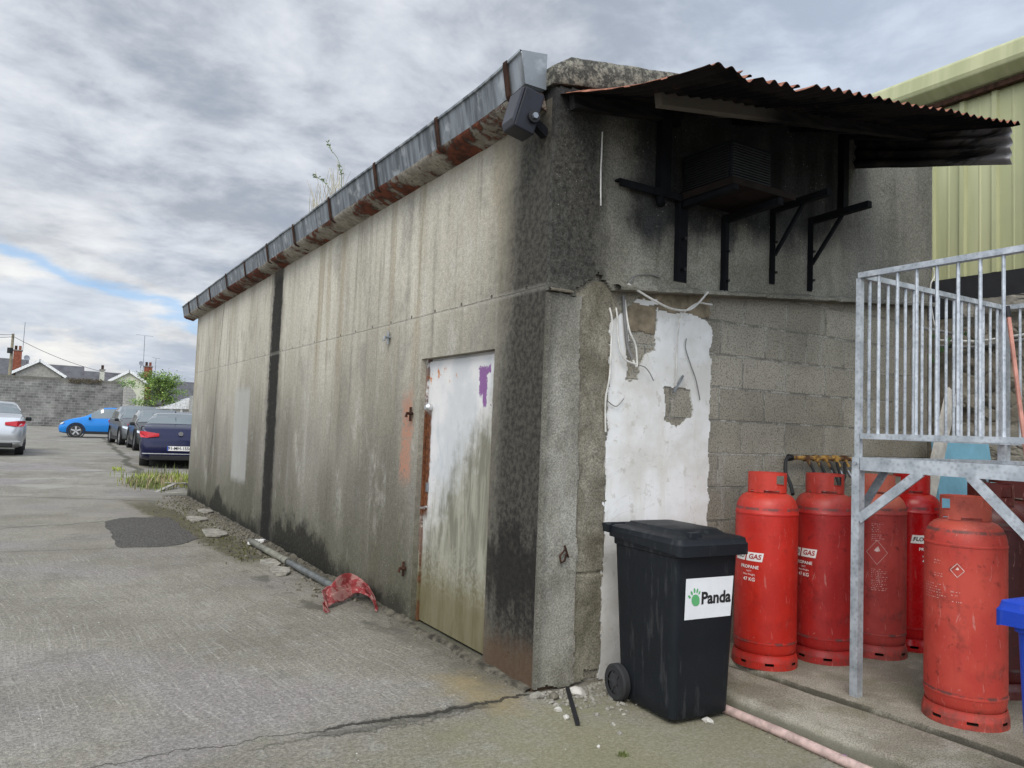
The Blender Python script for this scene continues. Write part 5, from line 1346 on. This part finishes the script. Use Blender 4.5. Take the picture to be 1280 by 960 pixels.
# ------------------------------------------------------------------ cars
def car(base, rot, paint, L_, W, H, lab, kind='sedan', roofrack=False, plate=None, front_light=True):
    t = thing('parked_car', lab, 'car', base, 'cars parked in the yard'); T = Matrix.Translation(Vector(base))@Matrix.Rotation(rot, 4, 'Z')
    hw = W/2; bl = H*.62
    # x from rear (-L/2) to front (+L/2): (x, half width factor, z bottom, z belt, z top(roof))
    if kind == 'sedan':
        S_ = [(-.5, .80, .42, .60, .62), (-.492, .88, .30, .78, .80), (-.47, .955, .24, .98, 1.02), (-.44, .98, .21, 1.03, 1.08), (-.395, 1, .2, 1.04, 1.10), (-.36, 1, .2, 1.03, 1.14), (-.30, 1, .2, 1.01, 1.30), (-.24, 1, .2, .99, 1.405), (-.18, 1, .2, .98, 1.45), (-.08, 1, .2, .96, 1.47), (.03, 1, .2, .95, 1.46), (.09, 1, .2, .945, 1.42), (.15, 1, .2, .94, 1.28), (.21, 1, .2, .93, 1.12), (.26, 1, .2, .92, .99), (.33, .99, .2, .88, .93), (.41, .965, .2, .82, .86), (.46, .92, .22, .74, .78), (.485, .85, .25, .64, .68), (.5, .76, .36, .52, .54)]
        gr, gf, roofr = (-.36, -.20), (.10, .26), (-.2, .1); wx = (-.30, .305)
    else:
        S_ = [(-.5, .82, .45, .70, .74), (-.49, .90, .32, .85, .95), (-.475, .95, .26, .95, 1.12), (-.45, .98, .22, 1.0, 1.30), (-.42, 1, .21, 1.02, 1.42), (-.37, 1, .2, 1.03, 1.50), (-.28, 1, .2, 1.03, 1.545), (-.15, 1, .2, 1.01, 1.57), (-.03, 1, .2, .99, 1.56), (.03, 1, .2, .985, 1.53), (.09, 1, .2, .98, 1.42), (.16, 1, .2, .97, 1.24), (.22, 1, .2, .96, 1.10), (.27, 1, .2, .94, 1.02), (.34, .985, .2, .89, .955), (.41, .96, .2, .82, .87), (.46, .91, .22, .73, .77), (.485, .84, .25, .62, .66), (.5, .75, .36, .52, .54)]
        gr, gf, roofr = (-.475, -.37), (.04, .26), (-.37, .04); wx = (-.315, .315)
    HZ = H/max(q[4] for q in S_)
    stn = []
    for i in range(len(S_)-1):
        a, b = S_[i], S_[i+1]; n = max(1, int((b[0]-a[0])*L_/.10))
        for k in range(n): f_ = k/n; stn.append(tuple(a[j]*(1-f_)+b[j]*f_ for j in range(5)))
    stn.append(S_[-1])
    def ring(s):
        x, wf, zb, zk, zt = s; x *= L_; w_ = hw*wf; zb, zk, zt = zb*HZ, zk*HZ, zt*HZ; gh = zt-zk; g_ = min(1, max(0, (gh-.04)/.30))
        wb = w_*.915; wt = w_*(.915-.19*g_)
        half = [(0, zb), (w_*.80, zb), (w_*.955, zb+.05*1), (w_, zb+(zk-zb)*.42), (w_*.99, zb+(zk-zb)*.78), (w_*.955, zk-.015), (wb, zk+.006), (wb*.5+wt*.5 + .012*g_, zk+gh*.55), (wt, zk+gh*.88+.0*g_), (wt*.86, zt-.012*g_), (wt*.45, zt+.004), (0, zt+.008)]
        return [Vector((x, -y, z)) for y, z in half] + [Vector((x, y, z)) for y, z in half[-2:0:-1]]
    R_ = [ring(s) for s in stn]; n = len(R_[0]); mb = MB()
    for r_ in R_: mb.v += r_
    for i in range(len(R_)-1):
        for j in range(n): a, b = i*n+j, i*n+(j+1) % n; mb.f.append((a, b, b+n, a+n))
    mb.f.append(tuple(range(n))[::-1]); mb.f.append(tuple((len(R_)-1)*n+j for j in range(n)))
    body = mb.build('body', paint, t, auto=32, xf=T)
    # wheel arches cut with a boolean
    wr = .325 if kind == 'sedan' else .335
    cut = MB()
    for x in wx:
        for s in (-1, 1): cut.lathe([(wr+.045, -.14), (wr+.045, .14)], 28, (x*L_, s*hw*.99, wr), 'Y')
    co = cut.build('cut', None, t, xf=T); bo = body.modifiers.new('b', 'BOOLEAN'); bo.operation = 'DIFFERENCE'; bo.object = co; bo.solver = 'EXACT'
    dg = bpy.context.evaluated_depsgraph_get(); dg.update(); me = bpy.data.meshes.new_from_object(body.evaluated_get(dg)); body.modifiers.clear(); body.data = me
    bpy.data.objects.remove(co)
    # glass: faces of the greenhouse pushed outward
    def glass(name, test, pushd=.006):
        g_ = MB()
        for i in range(len(R_)-1):
            xm = (stn[i][0]+stn[i+1][0])/2
            for j in range(n):
                if test(xm, j):
                    q = [R_[i][j], R_[i][(j+1) % n], R_[i+1][(j+1) % n], R_[i+1][j]]; nn = (q[1]-q[0]).cross(q[3]-q[0])
                    if nn.length < 1e-7: continue
                    nn.normalize(); cc = sum(q, Vector())/4
                    if nn.dot(cc-Vector((cc.x*.6, 0, .7))) < 0: nn = -nn
                    g_.add([p+nn*pushd for p in q], [(0, 1, 2, 3)])
        return g_.build(name, MGLS, t, smooth=True, xf=T)
    top = lambda j: 8 <= j <= 13
    glass('rear_window', lambda x, j: gr[0] < x < gr[1] and top(j)); glass('windscreen', lambda x, j: gf[0] < x < gf[1]-.015 and top(j))
    piv = (roofr[0]+roofr[1])/2
    for sd, js in (('l', (6, 7)), ('r', (14, 15))):
        for (a, b) in ((gr[0]+.09, piv-.012), (piv+.012, gf[1]-.09)):
            glass('side_window', lambda x, j: a < x < b and j in js)
    for x in wx:
        for s in (-1, 1):
            c = (x*L_, s*(hw-.115), wr)
            w_ = MB().lathe([(wr*.68, -.10), (wr*.95, -.105), (wr, -.085), (wr, .085), (wr*.95, .105), (wr*.68, .10)], 28, c, 'Y', False).build('wheel', MRUB, t, auto=40, xf=T)
            rm = MB().lathe([(wr*.69, -.07), (wr*.69, .07)], 24, c, 'Y'); 
            sp_ = MB().lathe([(wr*.70, -.10), (wr*.66, -.10), (wr*.66, -.06), (wr*.70, -.06)], 24, c, 'Y', False) if s < 0 else MB().lathe([(wr*.70, .10), (wr*.66, .10), (wr*.66, .06), (wr*.70, .06)], 24, c, 'Y', False)
            for q in range(5):
                a = q*2*pi/5+.3; sp_.box((c[0]+wr*.36*cos(a), c[1]+s*.085, c[2]+wr*.36*sin(a)), (wr*.62, .03, .07), Matrix.Rotation(-a, 3, 'Y'))
            rm.build('rim', MRIMD, w_, xf=T); sp_.build('spokes', MRIM, w_, xf=T)
    if kind == 'hatch':
        for x in wx:
            for s in (-1, 1): MB().lathe([(wr+.035, -.02), (wr+.035, .012), (wr+.085, .012), (wr+.085, -.02)], 28, (x*L_, s*(hw*.995), wr), 'Y', False).build('arch_trim', MBLK, t, xf=T)
    # dark lower sill, bumper strips, lights
    xr, xf_ = -L_/2, L_/2
    z_ = lambda v: v*HZ
    MB().bx(xr+.02, xr+.10, -hw*.72, hw*.72, z_(.23), z_(.36)).build('rear_valance', MBLK, t, xf=T, bevel=.02)
    MB().bx(xf_-.16, xf_-.035, -hw*.62, hw*.62, z_(.24), z_(.36)).build('lower_grille', MBLK, t, xf=T, bevel=.01)
    MB().bx(xf_-.12, xf_-.012, -hw*.36, hw*.36, z_(.43), z_(.55)).build('grille', MBLK, t, xf=T, bevel=.01)
    for s in (-1, 1):
        tl = MB().add([(xr+.10, s*hw*.955, z_(.80)), (xr+.022, s*hw*.78, z_(.79)), (xr+.022, s*hw*.50, z_(.83)), (xr+.020, s*hw*.50, z_(.90)), (xr+.035, s*hw*.80, z_(.94)), (xr+.16, s*hw*.985, z_(.95)), (xr+.22, s*hw*.995, z_(.90))], [(0, 1, 4, 5, 6), (1, 2, 3, 4)])
        for v in tl.v: v.x -= .012; v.y *= 1.008
        tl.build('tail_light', MTAIL, t, xf=T, thick=.02)
        hl = MB().add([(xf_-.035, s*hw*.50, z_(.60)), (xf_-.055, s*hw*.78, z_(.62)), (xf_-.20, s*hw*.955, z_(.68)), (xf_-.26, s*hw*.955, z_(.76)), (xf_-.13, s*hw*.84, z_(.735)), (xf_-.085, s*hw*.50, z_(.68))], [(0, 1, 4, 5), (1, 2, 3, 4)])
        for v in hl.v: v.x += .02; v.y *= 1.01
        hl.build('headlight', MHL, t, xf=T, thick=.02)
        mx = (gf[1]-.085)*L_
        MB().box((mx, s*(hw+.035), z_(.98)), (.10, .16, .12)).build('wing_mirror', MBLK, t, xf=T, bevel=.03)
        MB().bx(wx[0]*L_+.4, wx[1]*L_-.4, s*hw*.995-.012, s*hw*.995+.012, z_(.19), z_(.33)).build('side_skirt', MBLK, t, xf=T)
        for xx in (piv*L_-.62, piv*L_+.30): MB().bx(xx-.08, xx+.08, s*hw*1.0-.012, s*hw*1.0+.016, z_(.80), z_(.825)).build('door_handle', paint, t, xf=T)
    MB().bx(xr+.005, xr+.03, -hw*.90, hw*.90, z_(.385), z_(.405)).build('chrome_strip', MCHROME, t, xf=T)
    if plate:
        MB().bx(xr-.016, xr-.008, -.26, .26, z_(.475), z_(.475)+.115).build('number_plate', MWHT, t, xf=T)
        vs, fs = text_polys(plate, .105, bold=.002); q = MB(); q.v = [Vector((xr-.020, -v.x, z_(.475)+.058+v.y)) for v in vs]; q.f = fs; q.build('plate_text', MLINK, t, xf=T)
        MB().bx(xr-.019, xr-.008, .235, .262, z_(.475)+.002, z_(.475)+.113).build('plate_band', simple('plate_blue', (.03, .08, .4), .5), t, xf=T)
    return t
MGLS = M('car_glass'); MGLS = MGLS.done((.10, .125, .13), .06, spec=.9, coat=1.)
MRIM = simple('alloy_rim', (.50, .50, .50), .35, .7, .05); MRIMD = simple('rim_recess', (.03, .03, .03), .6)
MTAIL = simple('tail_lens', (.50, .02, .03), .2, 0, .1); MHL = simple('head_lens', (.55, .58, .60), .15, .2, .05)
def paint(name, c, metal=.35, r=.3): return simple(name, c, r, metal, .04, 2, coat=.25, spec=.35)
pc = onT(180, 588)
D_ = (pc-CAM).dot(CF)
navy = onT(224, 587); navy.z = terr(navy.x, navy.y)
NV = car((navy.x+.32, navy.y+4.77/2+.05, navy.z), pi/2-.15, paint('navy_paint', (.005, .007, .040), .2, .22), 4.77, 1.84, 1.46, 'navy blue saloon seen from behind at the end of the building', 'sedan', plate='191-MH-1554')
MB().lathe([(.055, -.008), (.055, .008)], 20, (navy.x, navy.y+.085, navy.z+.90), 'Y').build('round_badge', MCHROME, NV)
MB().add([(0, 0, 0), (.01, .10, 0), (.0, .16, .045), (-.006, .16, .0)], [(0, 1, 2, 3)]).build('roof_fin', MBLK, NV, xf=Matrix.Translation((navy.x, navy.y+1.0, navy.z+1.43)), thick=.02)
c1 = onT(166, 563); car((c1.x+.92, c1.y+4.3/2-.9, terr(0, c1.y)), -pi/2-.02, paint('charcoal_paint', (.045, .050, .052), .5), 4.3, 1.78, 1.47, 'dark charcoal hatchback facing out beside the navy car', 'hatch')
c1 = onT(143, 556); car((c1.x+.99, c1.y+4.4/2-.75, terr(0, c1.y)), -pi/2+.05, paint('grey_paint', (.12, .13, .135), .5), 4.4, 1.85, 1.62, 'mid grey tall hatchback facing out behind the charcoal one', 'hatch')
c1 = onT(95, 547); car((c1.x+1.32, c1.y+.9, terr(0, c1.y)), pi-.06, paint('blue_paint', (.012, .19, .55), .25), 4.12, 1.78, 1.57, 'bright blue hatchback parked sideways before the grey wall', 'hatch')
c1 = onT(28, 568); car((c1.x-.90, c1.y+4.9/2-1.1, terr(0, c1.y)), pi/2, paint('silver_paint', (.50, .51, .52), .6), 4.9, 1.86, 1.47, 'silver saloon seen from behind at the left edge of the lane', 'sedan', plate='152-D-7')

# ------------------------------------------------------------------ back wall, gateway, houses, tree
DW = 66.
def far_mat_block():
    m = M('far_blockwork'); P, x, y, z = m.pos(); n1 = m.noise(P, .6, 5, .6); n2 = m.noise(P, 2.5, 5, .6)
    br = m.nodes.new('ShaderNodeTexBrick'); m.put(br.inputs['Vector'], m.vec(x, z, 0.))
    for k, v in (('Scale', 1.), ('Mortar Size', .018), ('Mortar Smooth', .2), ('Brick Width', .45), ('Row Height', .225), ('Bias', 0.)): br.inputs[k].default_value = v
    br.inputs['Color1'].default_value = (.12, .118, .11, 1); br.inputs['Color2'].default_value = (.20, .196, .182, 1); br.inputs['Mortar'].default_value = (.24, .235, .215, 1)
    c = m.mul(S(m, br.outputs['Color']), m.sm(n1, .3, .7, .75, 1.25)); c = m.mul(c, m.sm(n2, .3, .7, .85, 1.15))
    c = m.mix(m.sm(z + (n1-.5)*1., 4.1, 4.5)*.6, c, (.11, .10, .08))
    return m.done(c, .9, n2, .02)
MFB = far_mat_block()
y_w = far(40, 533, DW).y; wl, wr_ = onY(-60, 533, y_w), onY(152.5, 537, y_w); zt = far(40, 470, DW).z; zt2 = onY(151, 477, y_w).z
y_w = far(40, 533, DW).y
BW = thing('boundary_wall', 'tall grey concrete block boundary wall behind the blue car', 'wall', (0, y_w, 0))
mb = MB(); xs_ = [wl.x-20] + [wl.x + (wr_.x-wl.x)*i/40 for i in range(41)]
for i, x in enumerate(xs_):
    top = zt + (zt2-zt)*max(0, (x-onY(0, 500, y_w).x)/(wr_.x-onY(0, 500, y_w).x)) + .06*fb(x*1.3, 2.)
    for q in ((x, y_w, 0), (x, y_w, top), (x, y_w+.3, top), (x, y_w+.3, 0)): mb.v.append(Vector(q))
for i in range(len(xs_)-1):
    for j in range(3): q = i*4+j; mb.f.append((q, q+1, q+5, q+4))
mb.f.append(tuple(len(mb.v)-4+k for k in range(4))); mb.build('block_panel', MFB, BW)
vm = MB(); rnd = random.Random(3)
for _ in range(260):
    x = rnd.uniform(far(85, 480, DW).x, far(130, 480, DW).x); z = zt2+rnd.uniform(-.35, .12); s = rnd.uniform(.08, .2); a = rnd.uniform(0, 3)
    vm.add([(x, y_w-.05, z), (x+s*cos(a), y_w-.1, z+s*.2), (x+s*.5, y_w-.12, z-s*.6)], [(0, 1, 2)])
vm.build('dead_creeper', simple('dead_creeper', (.09, .075, .05), .9), BW)
# pale pillar at the gateway
pa, pb_ = far(151, 536, DW-3), far(168, 536, DW-3); ztp = far(153, 483, DW-3).z; ztq = far(167, 489, DW-3).z
pm = MB(); P_ = [(pa.x+.02, 0), (pb_.x, 0), (pb_.x, ztq-.3), (pb_.x-.25, ztq+.1), (pa.x+.45, ztp), (pa.x+.02, ztp)]
pm.prism(P_, .5, 'Y', pa.y-.3)
m_ = M('pale_blockwork'); P0 = m_.pos(); br = m_.nodes.new('ShaderNodeTexBrick'); m_.put(br.inputs['Vector'], m_.vec(P0[1]*1., P0[3], 0.))
for k, v in (('Scale', 1.), ('Mortar Size', .02), ('Brick Width', .45), ('Row Height', .225)): br.inputs[k].default_value = v
br.inputs['Color1'].default_value = (.36, .35, .32, 1); br.inputs['Color2'].default_value = (.42, .41, .38, 1); br.inputs['Mortar'].default_value = (.28, .27, .25, 1)
tag(pm.build('gate_pillar', m_.done(S(m_, br.outputs['Color']), .9)), 'pale block pillar with a curved top at the end of the grey wall', 'pillar')
# low wall and fence right of the pillar
DF = 58.
MCR = simple('cream_render', (.42, .41, .37), .9, 0, .15, 1.5, obj=False)
fa, fbp = far(168, 540, DF), far(262, 540, DF)
FN = thing('slatted_fence', 'low pale fence with white posts right of the pillar', 'fence', (fa.x, fa.y, .3))
zf = far(200, 517, DF).z
MB().bx(fa.x, fbp.x+3, fa.y, fa.y+.1, .2, zf).build('fence_panel', simple('brown_grey_boards', (.27, .25, .22), .9, 0, .25, 5, obj=False), FN)
for px_ in (171, 180, 189, 196, 218, 232):
    q = far(px_, 510, DF); MB().bx(q.x-.09, q.x+.09, fa.y-.12, fa.y-.02, .2, far(px_, 509 if px_ < 200 else 506, DF).z).build('fence_post', simple('white_post', (.6, .6, .58), .7), FN)
MB().bx(fa.x, fbp.x+3, fa.y-.05, fa.y+.2, zf, zf+.12).build('top_rail', MCR, FN)
# white low roof behind the fence
g0, g1, g2 = far(193, 511, 60.), far(262, 511, 60.), far(240, 497, 60.)
LR = thing('white_gable_outbuilding', 'small outbuilding with a white pitched roof behind the fence', 'outbuilding', (g2.x, g2.y, .3))
MB().prism([(g0.x, g0.z), (g1.x+1, g1.z), (g2.x+.3, g2.z), (g2.x, g2.z)], 3., 'Y', g2.y).build('white_roof', simple('white_sheet', (.62, .62, .61), .6), LR)
MB().bx(g0.x+.5, g1.x+1, g2.y+.2, g2.y+2.8, .2, g0.z).build('wall', MCR, LR)
q = far(236, 503, 59.5); MB().bx(q.x-.0, q.x+1.4, g2.y-1.2, g2.y-.6, .2, far(238, 495, 59.5).z).build('grey_pier', simple('grey_render', (.30, .30, .28), .9), LR)
# houses
MSLT = simple('slate_roof', (.085, .082, .088), .8, 0, .25, 1.2, obj=False); MGAB = simple('pebbledash', (.29, .28, .25), .95, 0, .15, 4, obj=False)
MYEL = simple('pale_yellow_render', (.52, .53, .40), .9, 0, .08, 2, obj=False); MBRK = simple('red_brick', (.22, .075, .045), .9, 0, .3, 3, obj=False); MVRG = simple('white_bargeboard', (.72, .72, .70), .6)
def gable_house(ax, ay, lx, ly, rx, ry, D, wall, label, depth=7.):
    A, Lq, Rq = far(ax, ay, D), far(lx, ly, D), far(rx, ry, D); y = A.y
    t = thing('house', label, 'house', (A.x, y, .3)); zl = (Lq.z+Rq.z)/2; sl = (A.z-Lq.z)/(A.x-Lq.x); sr = (A.z-Rq.z)/(Rq.x-A.x)
    MB().prism([(Lq.x+.4, 0), (Rq.x-.4, 0), (Rq.x-.4, Rq.z+.1), (A.x, A.z-.15), (Lq.x+.4, Lq.z+.1)], depth, 'Y', y+.05).build('wall', wall, t)
    r_ = MB(); 
    for (P0_, P1_) in ((Lq, A), (A, Rq)):
        a, b = Vector((P0_.x, y-.15, P0_.z)), Vector((P1_.x, y-.15, P1_.z))
        r_.add([a, b, b+Vector((0, depth+.3, 0)), a+Vector((0, depth+.3, 0)), a+Vector((0, 0, .14)), b+Vector((0, 0, .14)), b+Vector((0, depth+.3, .14)), a+Vector((0, depth+.3, .14))], [(0, 3, 2, 1), (4, 5, 6, 7), (0, 1, 5, 4), (2, 3, 7, 6), (0, 4, 7, 3), (1, 2, 6, 5)])
    r_.build('roof', MSLT, t)
    for (P0_, P1_) in ((Lq, A), (A, Rq)): MB().bar((P0_.x, y-.2, P0_.z+.0), (P1_.x, y-.2, P1_.z+.0), .08, .26).build('bargeboard', MVRG, t)
    return t
def ridge_house(x0, x1, yr, ye, D, label, wall=MGAB):
    a, b = far(x0, yr, D), far(x1, yr, D); e = far(x0, ye, D); t = thing('house', label, 'house', (a.x, a.y, .3)); y = a.y
    z = (a.z+b.z)/2; ze = e.z-1.5
    MB().prism([(y-4, ze), (y, z), (y+4, ze)], b.x-a.x, 'X', a.x).build('roof', MSLT, t); MB().bx(a.x+.1, b.x-.1, y-3.6, y+3.6, 0, ze).build('wall', wall, t); return t
def chimney(px0, px1, py0, py1, D, mat, label, pots=1, cap=True):
    a, b = far(px0, py1, D), far(px1, py0, D); t = thing('chimney', label, 'chimney', (a.x, a.y, a.z), 'house chimneys')
    MB().bx(a.x, b.x, a.y, a.y+.9, a.z-2.5, b.z-.12).build('stack', mat, t); MB().bx(a.x-.06, b.x+.06, a.y-.06, a.y+.96, b.z-.12, b.z).build('cap', simple('cap_cement', (.22, .19, .17), .9), t)
    for k in range(pots): xx = a.x+(b.x-a.x)*(k+.5)/pots; MB().tube([(xx, a.y+.45, b.z), (xx, a.y+.45, b.z+.45)], .13, 8).build('pot', MBRK if k % 2 else MRUST, t)
    return t
ridge_house(-40, 36, 446, 462, 92., 'slate roofed house behind the wooden pole', MGAB)
ridge_house(56, 107, 456, 475, 88., 'slate roofed house directly right of the grey gable')
ridge_house(104, 186, 465, 478, 94., 'long low slate roofed house behind the cream chimney')
ridge_house(186, 262, 476, 490, 90., 'slate roofed house behind the tree')
gable_house(50, 450.5, 14, 467, 83, 471, 78., MGAB, 'pebbledashed grey gable house with white bargeboards')
gable_house(161.5, 464, 134, 477, 188, 480, 80., MYEL, 'pale yellow gable house with white bargeboards')
chimney(16, 27.5, 437, 452, 82., MBRK, 'red brick chimney beside the wooden pole', 2)
chimney(124.5, 131.5, 461.5, 478, 82., simple('cream_chimney', (.50, .50, .42), .9), 'cream rendered chimney with one dark pot', 1)
chimney(180.5, 191.5, 457.5, 471, 86., MBRK, 'red brick chimney next to the tree', 2)
def mast(P_, r, label, yagi=None, dish=None):
    t = thing('roof_aerial', label, 'aerial', P_[0], 'television aerials'); MB().tube(P_, r, 6).build('mast', MGD, t)
    if yagi:
        c, w_ = yagi; y_ = MB().tube([c+Vector((-w_, 0, .05)), c+Vector((w_, .2, .0))], .018, 5)
        for k in range(7): x = c.x-w_+2*w_*k/6; y_.tube([(x, c.y-.25, c.z), (x, c.y+.25, c.z+.02)], .012, 4)
        y_.build('aerial_rods', MGD, t)
    return t
mast([far(28.2, 440, 82.), far(31.5, 403, 82.)], .035, 'tall bare aerial mast on the red chimney by the pole')
mast([far(178.5, 470, 86.), far(181, 420, 86.)], .035, 'tall mast with a wide aerial left of the tree', (far(181, 419.5, 86.), .85))
mast([far(193.5, 470, 87.), far(195, 448, 87.)], .03, 'short mast with a small aerial above the tree', (far(195, 447.8, 87.), .42))
def dish(px_, py_, D, r, label):
    c = far(px_, py_, D); mb = MB(); n = 18; P_ = []
    R = Matrix.Rotation(radians(20), 3, 'Z')@Matrix.Rotation(radians(70), 3, 'X')
    for k, (rr, h) in enumerate(((0.02, 0), (.5, .04), (1, .16))):
        for j in range(n): P_.append(c+R@Vector((rr*r*cos(2*pi*j/n), rr*r*sin(2*pi*j/n), h*r)))
    mb.v = P_
    for i in range(2):
        for j in range(n): a, b = i*n+j, i*n+(j+1) % n; mb.f.append((a, b, b+n, a+n))
    mb.tube([c, c+Vector((.0, .3, -.5))], .04, 6); tag(mb.build('satellite_dish', simple('dish_grey', (.22, .23, .25), .6), thick=.02), label, 'satellite dish')
dish(33.5, 447.5, 81., .30, 'grey satellite dish right of the red chimney by the pole'); dish(176.5, 454.5, 85., .27, 'grey satellite dish on the mast beside the tree chimney')
# pole and wires
pA, pB = far(12, 470, 72.), far(16.5, 417, 72.)
TP = thing('utility_pole', 'weathered wooden utility pole with a black transformer box', 'pole', (pA.x, pA.y, .3))
MB().tube([(pA.x-.35, pA.y, .2), pA, pB], [.17, .15, .11], 10).build('pole', simple('pole_wood', (.26, .23, .16), .9, 0, .3, 3, obj=False), TP, smooth=True)
q = far(12.5, 438, 71.8); MB().tube([q+Vector((0, 0, -.25)), q+Vector((0, 0, .25))], .24, 10).build('transformer', MBLK, TP)
def wire(a, b, sag, label):
    P_ = [a.lerp(b, k/16)-Vector((0, 0, sag*4*(k/16)*(1-k/16))) for k in range(17)]; tag(MB().tube(P_, .022, 5).build('overhead_wire', MBLK), label, 'wire', 'overhead wires at the pole')
wire(pB+Vector((0, 0, -.25)), far(190, 473, 85.), .9, 'overhead wire running from the wooden pole down to the yellow house')
wire(pB+Vector((0, 0, -.1)), far(-30, 414, 60.), .1, 'upper overhead wire leaving the wooden pole to the left'); wire(pB+Vector((0, 0, -.3)), far(-30, 419, 60.), .1, 'lower overhead wire leaving the wooden pole to the left')
# tree
def tree(bx_, by_, D, label):
    b = far(bx_, by_, D); b.z = .3; t = thing('garden_tree', label, 'tree', b); rnd = random.Random(21)
    cc = far(203, 487, D); rad = (far(232, 487, D)-far(174, 487, D)).length/2
    tr_ = MB().tube([b, b+Vector((.1, 0, 1.4)), Vector((cc.x, b.y, cc.z-.6))], [.14, .11, .08], 8); ends = []
    for k in range(38):
        a = rnd.uniform(0, 6.28); e = Vector((cc.x, b.y, cc.z)) + Vector((cos(a)*rad*rnd.uniform(.3, .95), sin(a)*rad*.8, rnd.uniform(-1.1, 1.2)*rad*.55)); s = Vector((cc.x, b.y, cc.z-.9+rnd.uniform(0, .7)))
        tr_.tube([s, s.lerp(e, .5)+Vector((0, 0, .12)), e], [.045, .03, .012], 5); ends.append(e)
    tr_.build('trunk', simple('bark', (.10, .08, .06), .9), t)
    for nm, col, n_ in (('crown', (.13, .22, .045), 0), ('crown_light_leaves', (.27, .38, .09), 1)):
        lv = MB()
        for e in ends + [e.lerp(Vector((cc.x, b.y, cc.z)), .35) for e in ends]:
            for _ in range(60 if n_ == 0 else 26):
                d = Vector((rnd.gauss(0, 1), rnd.gauss(0, 1), rnd.gauss(0, .8)))*.19; p = e+d; s = rnd.uniform(.05, .12)
                u = Vector((rnd.uniform(-1, 1), rnd.uniform(-1, 1), rnd.uniform(-.6, .6))).normalized(); v = u.cross(Vector((rnd.uniform(-1, 1), rnd.uniform(-1, 1), 1))).normalized()
                lv.add([p, p+u*s+v*s*.4, p+u*s*2, p+u*s-v*s*.4], [(0, 1, 2, 3)])
        lv.build(nm, simple(nm, col, .6, 0, .4, 2, obj=False), t)
tree(203, 535, 60., 'light green bushy garden tree behind the fence')
bsh = MB(); rnd = random.Random(8)
for cx, cy, n_ in ((158, 478, 160), (172, 503, 180), (167, 481, 60)):
    c_ = far(cx, cy, 62.)
    for _ in range(n_):
        p = c_+Vector((rnd.gauss(0, .35), rnd.gauss(0, .3), rnd.gauss(0, .16))); s = rnd.uniform(.05, .11); u = Vector((rnd.uniform(-1, 1), rnd.uniform(-1, 1), rnd.uniform(-1, 1))).normalized(); v = u.orthogonal().normalized()
        bsh.add([p, p+u*s+v*s*.5, p+u*s*2, p+u*s-v*s*.5], [(0, 1, 2, 3)])
tag(bsh.build('creeper', simple('creeper_leaf', (.13, .22, .05), .7, 0, .4, 2, obj=False)), 'green creeper spilling around the pale pillar', 'creeper')
